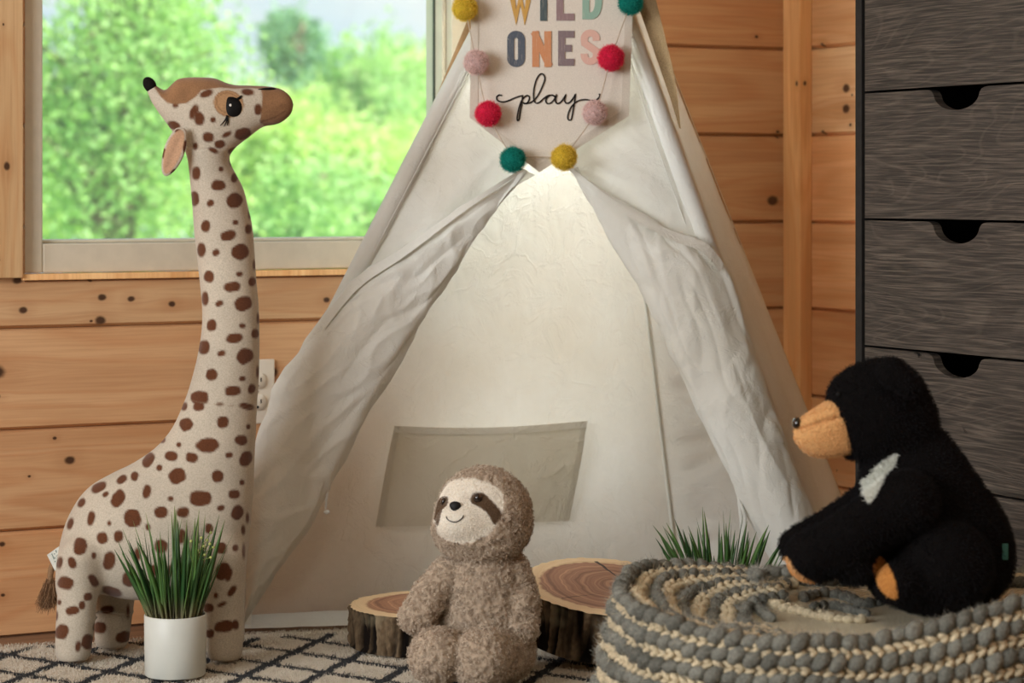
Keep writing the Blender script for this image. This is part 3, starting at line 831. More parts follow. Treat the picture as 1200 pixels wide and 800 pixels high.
# ================================================================ banner
BO = .034
LINEN = plain('banner_linen', (236, 229, 216), .9, .1, 700, .10, .35, .001)
bc = FP(645, 60, BO)
ban = empty('fabric_banner', bc, -YAW, 'cream fabric pennant with painted words hanging at the top of the tent', 'banner')
def bl_(w):
    w = np.asarray(w, float) - bc
    return np.stack([w @ RT, w @ FW, w[..., 2]], -1)
def bpt(px, py, off=0.0): return bl_(FP(px, py, BO + off))
outline = [(556, -110), (552, 0), (550.5, 138), (632, 202), (737, 136), (742, 0), (747, -110)]
def panel(name, pts, off, th, mat, parent):
    a = [bpt(x, y, off) for x, y in pts]; b = [bpt(x, y, off - th) for x, y in pts]; n = len(a)
    return mesh(name, a + b, [tuple(range(n)), tuple(range(2 * n - 1, n - 1, -1))] + [(i, n + i, n + (i + 1) % n, (i + 1) % n) for i in range(n)], mat, parent, False)
panel('cloth', outline, 0, .002, LINEN, ban)
LINH = plain('banner_hem', (222, 214, 200), .9, .1, 700, .10, .35, .001)
for h in ([(550.5, 138), (632, 202), (632, 192), (560, 135)], [(632, 202), (737, 136), (728, 130), (632, 192)], [(737, 136), (742, 0), (747, -110), (738, -110), (733, 0), (728, 130)], [(552, 0), (550.5, 138), (560, 135), (561, 0)]):
    panel('hem', h, .0012, .001, LINH, ban)
dw = [bpt(545, -108), bpt(758, -108)]
MB().add(*tube(np.array(dw), .007, 14)).build('dowel', POLE, ban)
def paint(name, col):
    t = NT(name); co = t.coord(); x, y, z = t.sep(co)
    n = t.noise(t.comb(t.math('MULTIPLY', x, 900.0), 0.0, t.math('MULTIPLY', z, 40.0)), 1.0, 3, .6)
    n2 = t.noise(co, 700, 2, .5)
    c = t.mix(t.math('MULTIPLY', t.step(n, .56, .72), .55), col, (224, 214, 198))
    c = t.mix(t.math('MULTIPLY', n2, .18), c, (224, 214, 198))
    return t.bsdf(c, .85, None, 0, .1)
def stroke(strokes, w, name, mat, off=.0016):
    m = MB()
    for si, pts in enumerate(strokes):
        of = off + .00025 * si
        p = np.array(pts, float); n = len(p)
        t = np.gradient(p, axis=0)
        if n > 2:
            d = np.diff(p, axis=0); d /= np.linalg.norm(d, axis=1)[:, None]
            t[0], t[-1] = d[0], d[-1]; t[1:-1] = d[1:] + d[:-1]
        t /= np.linalg.norm(t, axis=1)[:, None]; nn = np.stack([-t[:, 1], t[:, 0]], 1)
        k = np.ones(n)
        if n > 2: k[1:-1] = 1 / np.clip((nn[1:-1] * np.stack([-d[:-1, 1], d[:-1, 0]], 1)).sum(1), .45, 1)
        a = p + nn * (w / 2 * k)[:, None]; b = p - nn * (w / 2 * k)[:, None]
        v = [bpt(x, y, of) for x, y in a] + [bpt(x, y, of) for x, y in b] + [bpt(x, y, off - .0006) for x, y in a] + [bpt(x, y, off - .0006) for x, y in b]
        f = [(i, i + 1, n + i + 1, n + i) for i in range(n - 1)] + [(2 * n + i, i, i + 1, 2 * n + i + 1)[::1] for i in range(n - 1)] + [(n + i, 3 * n + i, 3 * n + i + 1, n + i + 1) for i in range(n - 1)] + [(0, 2 * n, 3 * n, n), (n - 1, 2 * n - 1, 4 * n - 1, 3 * n - 1)]
        m.add(v, f)
    return m.build(name, mat, ban, False)
def arc(cx, cy, rx, ry, a0, a1, n=14): return [(cx + rx * cos(radians(a)), cy + ry * sin(radians(a))) for a in np.linspace(a0, a1, n)]
def letter(ch, x0, x1, y0, y1, col):
    w = 8.2; h = w / 2; l, r, t, b = x0 + h, x1 - h, y0 + h, y1 - h
    S = {'W': [[(l - 2, y0), ((l * .72 + r * .28) - .5, y1 - 5), ((l + r) / 2, y0 + 14), ((l * .28 + r * .72) + .5, y1 - 5), (r + 2, y0)]],
         'I': [[((l + r) / 2, y0), ((l + r) / 2, y1)]],
         'L': [[(l, y0), (l, y1)], [(l - h, b), (x1, b)]],
         'D': [[(l, y0), (l, y1)], [(l - h, t)] + [((l + r) / 2 - 2, t)] + arc((l + r) / 2 - 1, (t + b) / 2, (r - l) / 2 + 1, (b - t) / 2, -90, 90) + [((l + r) / 2 - 2, b), (l - h, b)]],
         'O': [arc((l + r) / 2, t + 6, (r - l) / 2, 6, -180, 0) + arc((l + r) / 2, b - 6, (r - l) / 2, 6, 0, 180) + [(l, b - 7), (l, t + 6)]],
         'N': [[(l, y1), (l, y0)], [(l - 2, y0 + 1), (r + 2, y1 - 1)], [(r, y1), (r, y0)]],
         'E': [[(l, y0), (l, y1)], [(l - h, t), (x1, t)], [(l - h, (t + b) / 2), (x1 - 3, (t + b) / 2)], [(l - h, b), (x1, b)]],
         'S': [[(r, t + 9)] + arc((l + r) / 2, t + 7, (r - l) / 2, 7, 0, -180)[1:] + [(l + .4, t + 12), ((l + r) / 2, (t + b) / 2 + 0), (r - .4, b - 12)] + arc((l + r) / 2, b - 7, (r - l) / 2, 7, 0, 180) + [(l, b - 9)]]}[ch]
    o = stroke(S, w, 'letter', paint('paint_' + ch.lower(), col)); o['label'] = 'painted letter ' + ch
for a in (('W', 595.5, 624, -18, 25.5, (204, 156, 66)), ('I', 632.6, 641.6, -18, 24.5, (44, 74, 84)), ('L', 652, 673, -18, 24, (142, 116, 122)), ('D', 682.5, 705.5, -18, 22.5, (140, 180, 164)),
          ('O', 594.3, 615.2, 36, 78.5, (62, 78, 98)), ('N', 623.6, 646, 36.5, 78.5, (206, 138, 92)), ('E', 654, 673, 36, 77, (122, 106, 114)), ('S', 680.5, 703, 34.5, 76, (222, 180, 166))): letter(*a)
sc = [(322, 407), (308, 405), (298, 414), (303, 428), (322, 434), (345, 430), (375, 417), (404, 408), (408, 412), (404, 445), (398, 480), (394, 508), (387, 513), (386, 498), (392, 465), (403, 432), (418, 412), (431, 407), (438, 416), (432, 434), (420, 441), (412, 438), (424, 441), (446, 435), (470, 412), (490, 375), (503, 338), (498, 318), (484, 316), (468, 338), (457, 380), (456, 418), (464, 438), (480, 436), (498, 420), (517, 407), (536, 406), (546, 412), (534, 405), (516, 412), (507, 428), (515, 441), (532, 436), (548, 416), (553, 406), (549, 428), (556, 441), (572, 434), (588, 412), (592, 406), (588, 428), (596, 440), (612, 434), (628, 412), (633, 404), (629, 440), (622, 480), (616, 508), (606, 511), (601, 500), (606, 476), (620, 450), (645, 430), (675, 424), (700, 428), (722, 426), (736, 412), (738, 402), (733, 403)]
sc = crom([(500 + x / 3.636, y / 3.636) for x, y in sc], 6)
stroke([[tuple(q) for q in sc]], 1.75, 'script_word', plain('script_ink', (46, 42, 40), .85, .1), .0018)['label'] = 'handwritten word play in black'

# ================================================================ pompom garland
GO = .060
gp = FP(645, 187, GO)
gar = empty('pompom_garland', gp, -YAW, 'string garland of coloured wool pompoms hanging over the banner', 'garland')
def gl_(w):
    w = np.asarray(w, float) - gp
    return np.stack([w @ RT, w @ FW, w[..., 2]], -1)
POM = {'yellow': ((222, 190, 62), (238, 212, 98)), 'pink': ((222, 190, 186), (238, 214, 208)), 'red': ((222, 40, 76), (238, 74, 104)), 'teal': ((24, 128, 116), (46, 156, 140))}
PM = {k: (plain('wool_' + k, a, 1, .05, 200, .25, .6, .002), fur_mat('wool_fuzz_' + k, a, b, .95, .05)) for k, (a, b) in POM.items()}
balls = [(528, -50, 'teal', 14.5), (545, 10, 'yellow', 14.5), (558, 73, 'pink', 14.5), (572, 133, 'red', 14.8), (601, 187, 'teal', 14.8), (661, 184.5, 'yellow', 15), (697, 132, 'pink', 14.2), (716, 68, 'red', 15.2), (739, 3, 'teal', 14.6), (757, -54, 'yellow', 14.6)]
MB().add(*tube(crom([gl_(FP(x, y, GO if k not in (4, 5) else GO)) for k, (x, y, c, r) in enumerate(balls)][:5], 8), .0011, 6)).add(*tube(crom([gl_(FP(601, 187, GO)), gl_(FP(616, 184, .043)), gl_(FP(645, 184, .043)), gl_(FP(661, 184.5, GO))], 8), .0011, 6)).add(*tube(crom([gl_(FP(x, y, GO)) for x, y, c, r in balls][5:], 8), .0011, 6)).build('string', plain('garland_string', (206, 190, 170), .9, .1), gar)
rs = np.random.RandomState(21)
for x, y, c, r in balls:
    q = gl_(FP(x, y, GO)); R = r / FPX * 4.28 * .94
    import bmesh
    bm = bmesh.new(); bmesh.ops.create_icosphere(bm, subdivisions=4, radius=1.0); v = np.array([tuple(k.co) for k in bm.verts]); f = np.array([[k.index for k in p.verts] for p in bm.faces]); bm.free()
    sd = rs.rand(3) * 40
    rad = R * (1 + .035 * noise(v * 1.6 + sd) + .03 * noise(v * 7 + sd))
    v2 = v * rad[:, None] + q
    o = mesh('pom_pom', v2, f, PM[c][0], gar); o['label'] = c + ' pompom'
    i = rs.randint(0, len(v), 2600); d = v[i] + rs.normal(size=(2600, 3)) * .35; d /= np.linalg.norm(d, axis=1)[:, None]
    st = v2[i] + rs.normal(size=(2600, 3)) * R * .04; L = R * (.06 + .10 * rs.rand(2600, 1)); bend = rs.normal(size=(2600, 3)) * R * .07
    hair('fuzz', np.stack([st, st + d * L * .5 + bend * .3, st + d * L + bend], 1), np.array([.00022, .0002, .0001]), PM[c][1], o)
# ================================================================ plush giraffe
GF = Frame(180, 4.03)
gir = GF.root('giraffe_plush', 'tall plush giraffe with brown spots standing by the window behind the potted grass', 'plush toy')
def gxz(px, py): q = GF.L(px, py); return (q[0], q[2])
prof = [(168.5, 94), (171.5, 91.5), (176, 92.5), (181, 98), (188, 103.5), (194, 105.5), (200, 100), (208, 93), (220, 90.5), (240, 90.5), (253, 92), (264, 96.5), (277, 99.8), (292, 100.2), (310, 101), (325, 103), (334, 107), (341, 114), (344, 122), (342, 132),
        (335, 140), (325, 145.5), (311, 148), (303, 152), (293, 160), (282, 168), (275, 174), (269.5, 181), (269, 188), (272, 196), (278, 207), (285.5, 222), (291, 245), (296, 270), (300, 320), (303.5, 370), (303.5, 430), (301.5, 470), (299.5, 520), (297, 570), (293, 620), (290, 652),
        (285, 690), (276, 708), (258, 712), (240, 703), (220, 701), (200, 702), (170, 702.5), (145, 701), (120, 696), (108, 700), (90, 712), (74, 708), (66, 692), (66, 665), (70, 640), (76, 616), (84, 597), (95, 580), (110, 566), (130, 555), (155, 543), (178, 528), (192, 514), (203, 498), (212, 480), (222, 455), (230, 425), (235, 395), (237, 370),
        (236, 345), (232, 310), (227, 262), (224, 225), (222, 200), (220, 185), (215, 172), (207, 161), (202, 154), (193, 141), (184, 129), (177, 118), (172, 107), (168.5, 100)]
poly = crom([gxz(*q) for q in prof], 4, True)
h = .0026
lo = (poly[:, 0].min() - .03, -.135, -.012); hi = (poly[:, 0].max() + .03, .135, poly[:, 1].max() + .03)
X, Y, Z = grid3(lo, hi, h)
u = inflate(X[:, 0, 0].astype(float), Z[0, 0, :].astype(float), poly, .098)
# head narrower than the trunk, horns pinched
zz = Z[0, 0, :][None, :] * np.ones_like(u)
u = u * np.where(zz > gxz(250, 175)[1], .62, 1.0)
Fd = unit_field((Y ** 2 - u[:, None, :]).astype(np.float32), h)
def gl3(px, py, y): return GF.L(px, py, y)
legs = [((94, 655, -.052), (86, 752, -.056), .036, .0295), ((136, 680, .055), (131, 742, .058), .034, .0295), ((262, 655, -.048), (263, 746, -.050), .036, .0295), ((266, 650, .052), (266, 738, .056), .034, .0295)]
for a, b, ra, rb in legs:
    A, B = gl3(*a), gl3(*b); B[2] = rb * .62
    c = sd_cone(X, Y, Z, A, B, ra, rb)
    c = np.maximum(c, -(Z - .0))                         # flat soles
    Fd = smin(Fd, c, .018)
Fd = np.maximum(Fd, .0015 - Z)
v, f = surface(Fd, lo, h, 4)
v[:, 2] = np.maximum(v[:, 2], 0)
# soft lumps of the stuffing, seams
nv, _ = normals(v, f)
v = v + nv * (.0016 * noise(v * 14))[:, None]
CRE, SPOT, TAN = lin((208, 197, 178)), lin((104, 64, 42)), lin((158, 118, 84))
spots = [(230,203,5,8,0),(259,198,3,3,0),(256,217,8.5,6.5,0),(275,208,4,6,20),(228,233,5.5,8.5,0),(246.5,238,4.5,4,-30),(274.6,235,9.5,9,-25),(241,265,5.5,7,0),(276,260.5,3.5,3,0),(267.5,276,9.5,6,-15),(291,268.5,4,5.5,0),(292.5,251,2,6,0),(236,292.5,5,8.5,0),(253,296,4.5,4,-30),(281.5,295.5,10,9.5,-30),(298,310,2,6,0),(245,324,6,7,0),(280.5,321,4,3,0),(272,336,10,6,-10),(295.5,330,4.5,5.5,0),
 (240.5,350,4,8,0),(257,355.6,5,3.5,-25),(285,355.6,10.5,8.5,-25),(302.5,373,2,6,0),(248,381,6,7,0),(284,381.6,4,3,0),(274.5,396,10,6,-8),(299,391,4.5,5.5,0),(239,407,7,8.5,10),(259.7,414,5,3.5,-15),(287,417,10.5,9,-25),(302,436,2,7,0),(248,439,7,7,0),(284,443.6,4,3,0),(273,458,9.5,6,-5),(295,455.5,4.5,6,20),(234,466,10.5,8.5,0),(233,476,6.5,5.5,0),(216,476,3.5,5,20),(257.5,473.5,4,2,0),(289,476,9,4,10),
 (218,497,8,7.5,-30),(261,494.5,7,7,0),(291,500,2.5,3,0),(190,515,4,4,0),(209.5,521,3,3,0),(243.5,521.5,13.5,8.5,-3),(282.6,515.5,7.5,6,0),(200.6,534,7.5,6,5),(225,536,7.5,6,15),(268.6,533,4.5,3.5,-15),(288,537.5,7,9.5,25),(174,539,6,9.5,35),(186.6,548,3.5,4,20),(157.7,558,4.5,5.5,20),(208,557.5,10.5,9,-20),(255,558,7,7.5,0),(283.5,565,3,3.5,0),(143,561.4,7,4.5,-35),(115.6,571,10,5.5,-30),(123.7,579,4,3,-30),(138.5,584,7.5,11,30),
 (172,576,5,8,8),(200,584,3.5,3,0),(235,584,13.5,9,0),(274.5,579,7,5.5,0),(259,595,4.5,3.5,-15),(278,600.5,7,9,25),(95.6,589,4,6,30),(106.7,607,4.5,8.5,10),(155,607,10.5,10.5,0),(188.7,600,8,7,0),(214.6,600,7.5,6,0),(82.4,613.6,3.5,7,20),(128,613,2.5,3,0),(173.4,617.5,3,4,0),(94,639.6,8,10.5,5),(120,630.4,6.5,7,0),(139,628.4,5.5,7,0),(110,651,3,4,0),(128,657,7,11,10),(84.4,659,5,7,-15),(70,659,3.5,7,10),(77,683,9.5,8,20),(109.6,680,5,8.5,-30),(131,693,12,5.5,18),
 (151.6,678.4,8.5,9,0),(161,649,4,8,0),(166,690,3.5,3,0),(65,721,3,6,0),(69.6,705.6,2.5,3,0),(85,715,8,5.5,-15),(96,709,4,5,0),(72.4,740,8,9,25),(103,752,7.5,9,15),(91.6,757,3.5,6.5,10),(259,642,7,7,0),(276,642,3.5,4,0),(261,669,8.5,11,20),(268,673,4,8,15),(253,697.6,2.5,3.5,0),(244,712,6.5,5.5,0),(272,692,4,7.5,35),(260,708,6,2.5,-25),(263,733.6,12,7,-8),(246,742,5,5,0),(276,732,4,6,0),(285.6,645.6,2,9,0),(285,621,2.5,6,0),(290,607,2,6.5,0),(245,619,5,6,0),
 (126,714,8,5,-8),(117,735,8,7,0),(145,746,10,6.5,-20),(103,699,5,5,0),(150,716,2,8,0),(189,640,8,8,0),(212,628,6,9,0),(205,668,9,8,0),(232,655,7,8,0),(222,690,8,6,0),(180,668,5,7,0)]
hspots = [(242,109.6,8,4,-20),(227.4,131,4.5,9,25),(233.6,139,5.8,8,-8),(249.6,140.4,3.3,3.6,0),(205.6,123.6,3.5,2.5,0),(204,147,8,5,20),(229,171.4,3,4.5,0),(244,160.6,7,6,10),(257.6,169,6.5,5,-10),(266,157.4,6,2.8,-30),(284.4,157,10,7,-15),(250,176,6.5,3,28),(272.6,176.4,5.5,3.5,-25),(290,108,7.5,4,5),(302.6,128,4.5,7,0),(307,142,2.5,3,0),(270.4,190,2,5,-10)]
px, py = GF.px(v)
wob = noise(np.stack([px * .16, py * .16, v[:, 1] * 20], 1)) * .17
def spot_mask(lst):
    m = np.zeros(len(px))
    for cx, cyy, rx, ry, a in lst:
        dx, dy = px - cx, py - cyy; s = (np.abs(dx) < 25) & (np.abs(dy) < 25)
        ca, sa = cos(radians(a)), sin(radians(a))
        x = (dx[s] * ca + dy[s] * sa) / rx; y = (-dx[s] * sa + dy[s] * ca) / ry
        r = (np.abs(x) ** 2.3 + np.abs(y) ** 2.3) ** (1 / 2.3) + wob[s]
        m[s] = np.maximum(m[s], np.clip((1 - r) * min(rx, ry) / 1.6 + .5, 0, 1))
    return m
cols = np.tile(CRE, (len(v), 1)) * (1 + .05 * noise(v * 30))[:, None]
brow = np.array([(160, 88), (171, 99), (180, 101), (188, 113), (196, 120.5), (206, 122.5), (218, 121), (230, 113), (236, 106), (245, 104.5), (258, 102.5), (275, 104), (292, 103), (306, 104), (307, 112), (306.5, 130), (305, 140), (309, 147), (314, 154), (350, 150), (352, 95), (300, 85), (200, 80)])
inb = poly_sd(px, py, brow)
sm = np.maximum(spot_mask(spots), spot_mask(hspots))
cols = cols * (1 - sm[:, None]) + SPOT * (1 + .12 * noise(v * 60))[:, None] * sm[:, None]
k = np.clip(inb / 1.5 + .5, 0, 1) * (py < 160)
cols = cols * (1 - k[:, None]) + TAN * (.92 + .3 * noise(v * 45))[:, None] * k[:, None]
# stitched brown lid round the eye
def ring(cx, cyy, rx, ry, a, w0, w1):
    ca, sa = cos(radians(a)), sin(radians(a)); dx, dy = px - cx, py - cyy
    r = np.sqrt(((dx * ca + dy * sa) / rx) ** 2 + ((-dx * sa + dy * ca) / ry) ** 2)
    return np.clip((r - w0) / .06 + .5, 0, 1) * np.clip((w1 - r) / .06 + .5, 0, 1)
lid = ring(268, 121.5, 18, 15.5, 20, -1, 1.0); cols = cols * (1 - lid[:, None]) + lin((186, 146, 106)) * lid[:, None]
seam = np.maximum(ring(268, 121.5, 18, 15.5, 20, .93, 1.0), ring(267, 120.5, 14, 12, 20, .90, 1.0)) * .55; cols = cols * (1 - seam[:, None]) + lin((120, 84, 56)) * seam[:, None]
# mouth line and dark muzzle patch, body seam under the neck
def lineseg(pts, w):
    m = np.zeros(len(px))
    for a, b in zip(pts[:-1], pts[1:]):
        a, b = np.array(a, float), np.array(b, float); e = b - a; t = np.clip(((px - a[0]) * e[0] + (py - a[1]) * e[1]) / (e @ e), 0, 1)
        m = np.maximum(m, np.clip((w - np.hypot(px - a[0] - t * e[0], py - a[1] - t * e[1])) / .8 + .5, 0, 1))
    return m
ml = lineseg([(307, 142), (315, 140), (325, 136), (334, 130)], .7) * .6; cols = cols * (1 - ml[:, None]) + lin((84, 58, 40)) * ml[:, None]
dk = np.clip(1 - np.hypot((px - 331) / 8, (py - 125) / 5), 0, 1) * .5; cols = cols * (1 - dk[:, None]) + lin((110, 78, 54)) * dk[:, None]
sl2 = lineseg([(222, 469), (240, 472), (260, 474), (285, 477), (301, 478)], .5) * .5; cols = cols * (1 - sl2[:, None]) + lin((150, 130, 108)) * sl2[:, None]
sl3 = lineseg([(232, 112), (229, 130), (227, 150), (226, 156)], .4) * .35; cols = cols * (1 - sl3[:, None]) + lin((150, 130, 108)) * sl3[:, None]
horn = np.clip((179.5 - px - (py - 98) * .6) / 1.2, 0, 1) * (py < 107.5) * np.clip((107 - py - (px - 168) * .12) / 1.2, 0, 1)
PLUSH = colored('giraffe_plush_fabric', .95, .25, 420, .16, .35, .0012, .05)
mesh('body', v, f, PLUSH, gir, cols=cols)
# hair-thin helper: where the surface is, at a pixel
from mathutils.bvhtree import BVHTree
from mathutils import Vector
def caster(fr, v, f):
    bvh = BVHTree.FromPolygons([tuple(map(float, q)) for q in v], [tuple(map(int, q)) for q in f])
    eye = np.array([-fr.X, -fr.d, HC - fr.z])
    def hit(px, py, off=0.0):
        t = fr.L(px, py); d = t - eye; d /= np.linalg.norm(d)
        loc, n, i, dist = bvh.ray_cast(Vector(eye), Vector(d))
        if loc is None: return t, -d
        n = np.array(n); n = n if n @ d < 0 else -n
        return np.array(loc) + n * off, n
    return hit
ghit = caster(GF, v, f)
BLACK = plain('black_plush', (30, 27, 25), .9, .1, 200, .3, .3, .001)
BEYE = plain('embroidered_eye', (13, 11, 10), .6, .15, 500, .2, .2, .0006)
WHITE = plain('white_thread', (240, 238, 232), .7, .2)
def patch(name, pts, hit, mat, parent, off=.0010, depth=.0025, mirror=False):
    """a sewn-on patch that follows the surface under it"""
    c = np.mean(pts, 0); rings = [np.array(pts)] + [c + (np.array(pts) - c) * s for s in (.75, .5, .25)]
    v = []; n = len(pts)
    for r, o in zip(rings, (off * .2, off, off * 1.3, off * 1.4)): v += [hit(x, y, o)[0] for x, y in r]
    v.append(hit(c[0], c[1], off * 1.4)[0]); f = []
    for k in range(3): f += [(k * n + i, k * n + (i + 1) % n, (k + 1) * n + (i + 1) % n, (k + 1) * n + i) for i in range(n)]
    f += [(3 * n + i, 3 * n + (i + 1) % n, 4 * n) for i in range(n)]
    v = np.array(v)
    if mirror: v = v * [1, -1, 1]; f = [q[::-1] for q in f]
    return mesh(name, v, f, mat, parent)
eyep = crom([(266.5, 115), (272, 113.5), (278, 115.5), (282.5, 121), (283.5, 128), (280, 135), (273, 137), (267, 134), (264.8, 126)], 4, True)
for mir in (False, True):
    e = patch('eye', eyep, ghit, BEYE, gir, .0016, mirror=mir); e['label'] = 'black embroidered eye'
    patch('glint', arc(270, 123.5, 1.5, 1.6, 0, 324, 10), lambda x, y, o: ghit(x, y, o + .0024), WHITE, e, .0008, mirror=mir)
    for grp in ([[(266, 135), (264, 140), (258, 147)], [(266.4, 135.5), (265.4, 142), (262, 148)], [(266.8, 136), (267, 143), (266, 147)]], [[(278, 116), (281, 114), (283, 112)], [(278.2, 116.4), (282, 115), (283.5, 112.5)]]):
        m = MB()
        for pts in grp:
            a = np.array([ghit(x, y, .0018)[0] for x, y in crom(pts, 4)])
            if mir: a = a * [1, -1, 1]
            m.add(*tube(a, np.linspace(.0016, .0005, len(a)), 6))
        m.build('eyelashes', BEYE, gir)
    nos = patch('nostril', crom([(302, 104.9), (310, 103.2), (320, 103), (324, 104.2), (320, 105.3), (310, 105.6)], 4, True), ghit, BEYE, gir, .0012, mirror=mir)
# black horn tips
for mir in (False,):
    vv, ff = uv_sphere((0, 0, 0), (.0112, .0112, .0135), 20, 14); vv[:, 0] -= vv[:, 2] * .25
    c = GF.L(175.5, 99.5); 
    MB().add(vv + c, ff).build('horn_tip', BLACK, gir)['label'] = 'black plush horn tip'
# ears
ear = [(216, 150), (222, 152), (224, 160), (223, 172), (220, 184), (214, 195), (207, 203), (200, 207), (195.5, 204), (194, 196), (195, 184), (198.5, 170), (205, 158), (211, 151)]
ep = crom([gxz(*q) for q in ear], 4, True)
he = .0016; elo = (ep[:, 0].min() - .01, -.03, ep[:, 1].min() - .01); ehi = (ep[:, 0].max() + .01, .03, ep[:, 1].max() + .01)
eX, eY, eZ = grid3(elo, ehi, he)
eu = inflate(eX[:, 0, 0].astype(float), eZ[0, 0, :].astype(float), ep, .006)
ex, ez = eX[:, 0, :], eZ[:, 0, :]
c0 = np.array(gxz(209, 178)); ax = np.array(gxz(220, 152)) - np.array(gxz(199, 205)); ax /= np.linalg.norm(ax)
cup = ((ex - c0[0]) * ax[1] - (ez - c0[1]) * ax[0])
eF = unit_field(((eY - (-6.0 * cup ** 2 * 1.6)[:, None, :] - .004) ** 2 - eu[:, None, :]).astype(np.float32), he)
ev, ef = surface(eF, elo, he, 3)
epx, epy = GF.px(ev)
esd = poly_sd(epx, epy, np.array(crom([(216, 153), (221, 158), (220, 170), (216, 184), (210, 195), (203, 203), (197.5, 202), (196.5, 190), (199.5, 175), (206, 161)], 4, True)))
ecol = np.tile(CRE, (len(ev), 1)); es = np.zeros(len(ev))
for cx, cyy, rx, ry in ((222, 173, 3, 8), (210, 203, 5, 5), (197, 180, 3, 6), (214, 155, 4, 3)): es = np.maximum(es, np.clip((1 - np.hypot((epx - cx) / rx, (epy - cyy) / ry)) * 3 + .5, 0, 1))
ecol = ecol * (1 - es[:, None]) + SPOT * es[:, None]
k = np.clip(esd / 1.0 + .5, 0, 1) * (ev[:, 1] < .004 - 9.6 * 0)
fold = .82 + .18 * np.clip(np.abs((epx - 207 + (epy - 178) * .42)) / 5, 0, 1)  # shade of the ear's fold painted into its inner colour
ecol = ecol * (1 - k[:, None]) + lin((214, 172, 138)) * k[:, None] * fold[:, None]
for mir in (1, -1):
    q = ev + np.array([0 if mir == 1 else .040, -.052, 0]); q = q * [1, mir, 1]
    mesh('ear', q, ef if mir == 1 else ef[:, ::-1], PLUSH, gir, cols=ecol)
# tail tuft and sewn label
rs = np.random.RandomState(4)
tp = crom([GF.L(66, 655, 0), GF.L(60, 668, 0), GF.L(58, 684, 0)], 8)
tail = MB().add(*tube(tp, np.linspace(.007, .004, len(tp)), 8)).build('tail', plain('tail_plush', (150, 118, 88), .95, .1, 300, .2, .4, .001), gir)
n = 500; d = np.stack([-.0055 + .007 * rs.randn(n), .007 * rs.randn(n), -.034 - .008 * rs.rand(n)], 1); st = GF.L(58.5, 682, 0) + rs.normal(size=(n, 3)) * .0035
hair('tail_tuft', np.stack([st, st + d * .5 + rs.normal(size=(n, 3)) * .002, st + d + rs.normal(size=(n, 3)) * .004], 1), np.array([.0005, .0004, .0002]), fur_mat('tail_hair', (100, 74, 52), (140, 108, 80)), tail)
TAGM = plain('label_satin', (222, 224, 214), .6, .3, 200, .08)
q = [GF.L(55, 650, -.012), GF.L(69, 640, -.010), GF.L(72, 654, -.006), GF.L(64.5, 669, -.008)]
th = np.array([0, .0012, 0]); lbl = mesh('sewn_label', q + [p + th for p in q], [(3, 2, 1, 0), (4, 5, 6, 7), (0, 1, 5, 4), (1, 2, 6, 5), (2, 3, 7, 6), (3, 0, 4, 7)], TAGM, gir, False)
m = MB(); o0 = np.array([0, -.0006, 0])
for i in range(6):
    for j in range(5):
        if rs.rand() < .42: continue
        a = q[0] * (1 - .35 - j * .09) + q[1] * (.35 + j * .09); b = q[3] * (1 - .35 - j * .09) + q[2] * (.35 + j * .09)
        c = a * (1 - .15 - i * .1) + b * (.15 + i * .1) + o0
        m.add([c + (-.0011, 0, 0), c + (0, 0, -.0011), c + (.0011, 0, 0), c + (0, 0, .0011)], [(0, 1, 2, 3)])
m.build('print', plain('label_print', (70, 110, 100), .7, .2), lbl, False)
# ================================================================ plush sloth
SF = Frame(562, 3.80)
slo = SF.root('sloth_plush', 'brown curly plush sloth with cream face, sitting before the log slices', 'plush toy')
px2m = SF.d / FPX
h = .0022
lo = (-.13, -.15, -.004); hi = (.125, .12, .36)
X, Y, Z = grid3(lo, hi, h)
def S(px, py, y=0): return SF.L(px, py, y)
def R_(p): return p * px2m
HCN = S(566, 604, -.005)
head = sd_ell(X, Y, Z, HCN, (R_(54), R_(51), R_(54)))
head = smin(head, sd_ell(X, Y, Z, S(563, 622, -.008), (R_(50), R_(46), R_(34))), .02)
muz = sd_ell(X, Y, Z, S(539, 611, -.056), (R_(29), R_(24), R_(21)))
head = smin(head, muz, .016)
body = sd_ell(X, Y, Z, S(566, 722, .004), (R_(51), R_(47), R_(70)))
body = smin(body, sd_cone(X, Y, Z, S(568, 668, 0), S(566, 640, 0), R_(38), R_(32)), .03)
body = smin(body, sd_ell(X, Y, Z, S(570, 764, .01), (R_(52), R_(48), R_(34))), .03)
F3 = smin(head, body, .010)
F3 = smin(F3, smin(sd_cone(X, Y, Z, S(524, 672, -.012), S(503, 700, -.03), R_(17), R_(18)), sd_cone(X, Y, Z, S(503, 700, -.03), S(489, 722, -.045), R_(18), R_(18.5)), .006), .006)
F3 = smin(F3, smin(sd_cone(X, Y, Z, S(601, 668, -.006), S(609, 705, -.016), R_(17), R_(20)), sd_cone(X, Y, Z, S(609, 705, -.016), S(607, 735, -.026), R_(20), R_(21)), .006), .006)
F3 = smin(F3, sd_cone(X, Y, Z, S(540, 765, -.02), S(511, 768, -.088), R_(24), R_(29)), .008)
F3 = smin(F3, sd_cone(X, Y, Z, S(596, 765, -.02), S(563, 772, -.092), R_(28), R_(31)), .008)
F3 = np.maximum(F3, .001 - Z)
v, f = surface(F3, lo, h, 3)
v0 = v.copy(); px, py = SF.px(v)
shit = caster(SF, v0, f)
face = np.array(crom([(527, 565), (542, 561.5), (558, 562), (572, 566), (583, 573), (589, 585), (588, 600), (582, 613), (572, 625), (558, 632), (543, 634.5), (529, 632), (517, 626), (510, 612), (508, 596), (510, 583), (515, 573)], 4, True))
front = v[:, 1] < HCN[1] + .004
fm = np.clip(poly_sd(px, py, face) / 1.6 + .5, 0, 1) * front
nv, _ = normals(v, f)
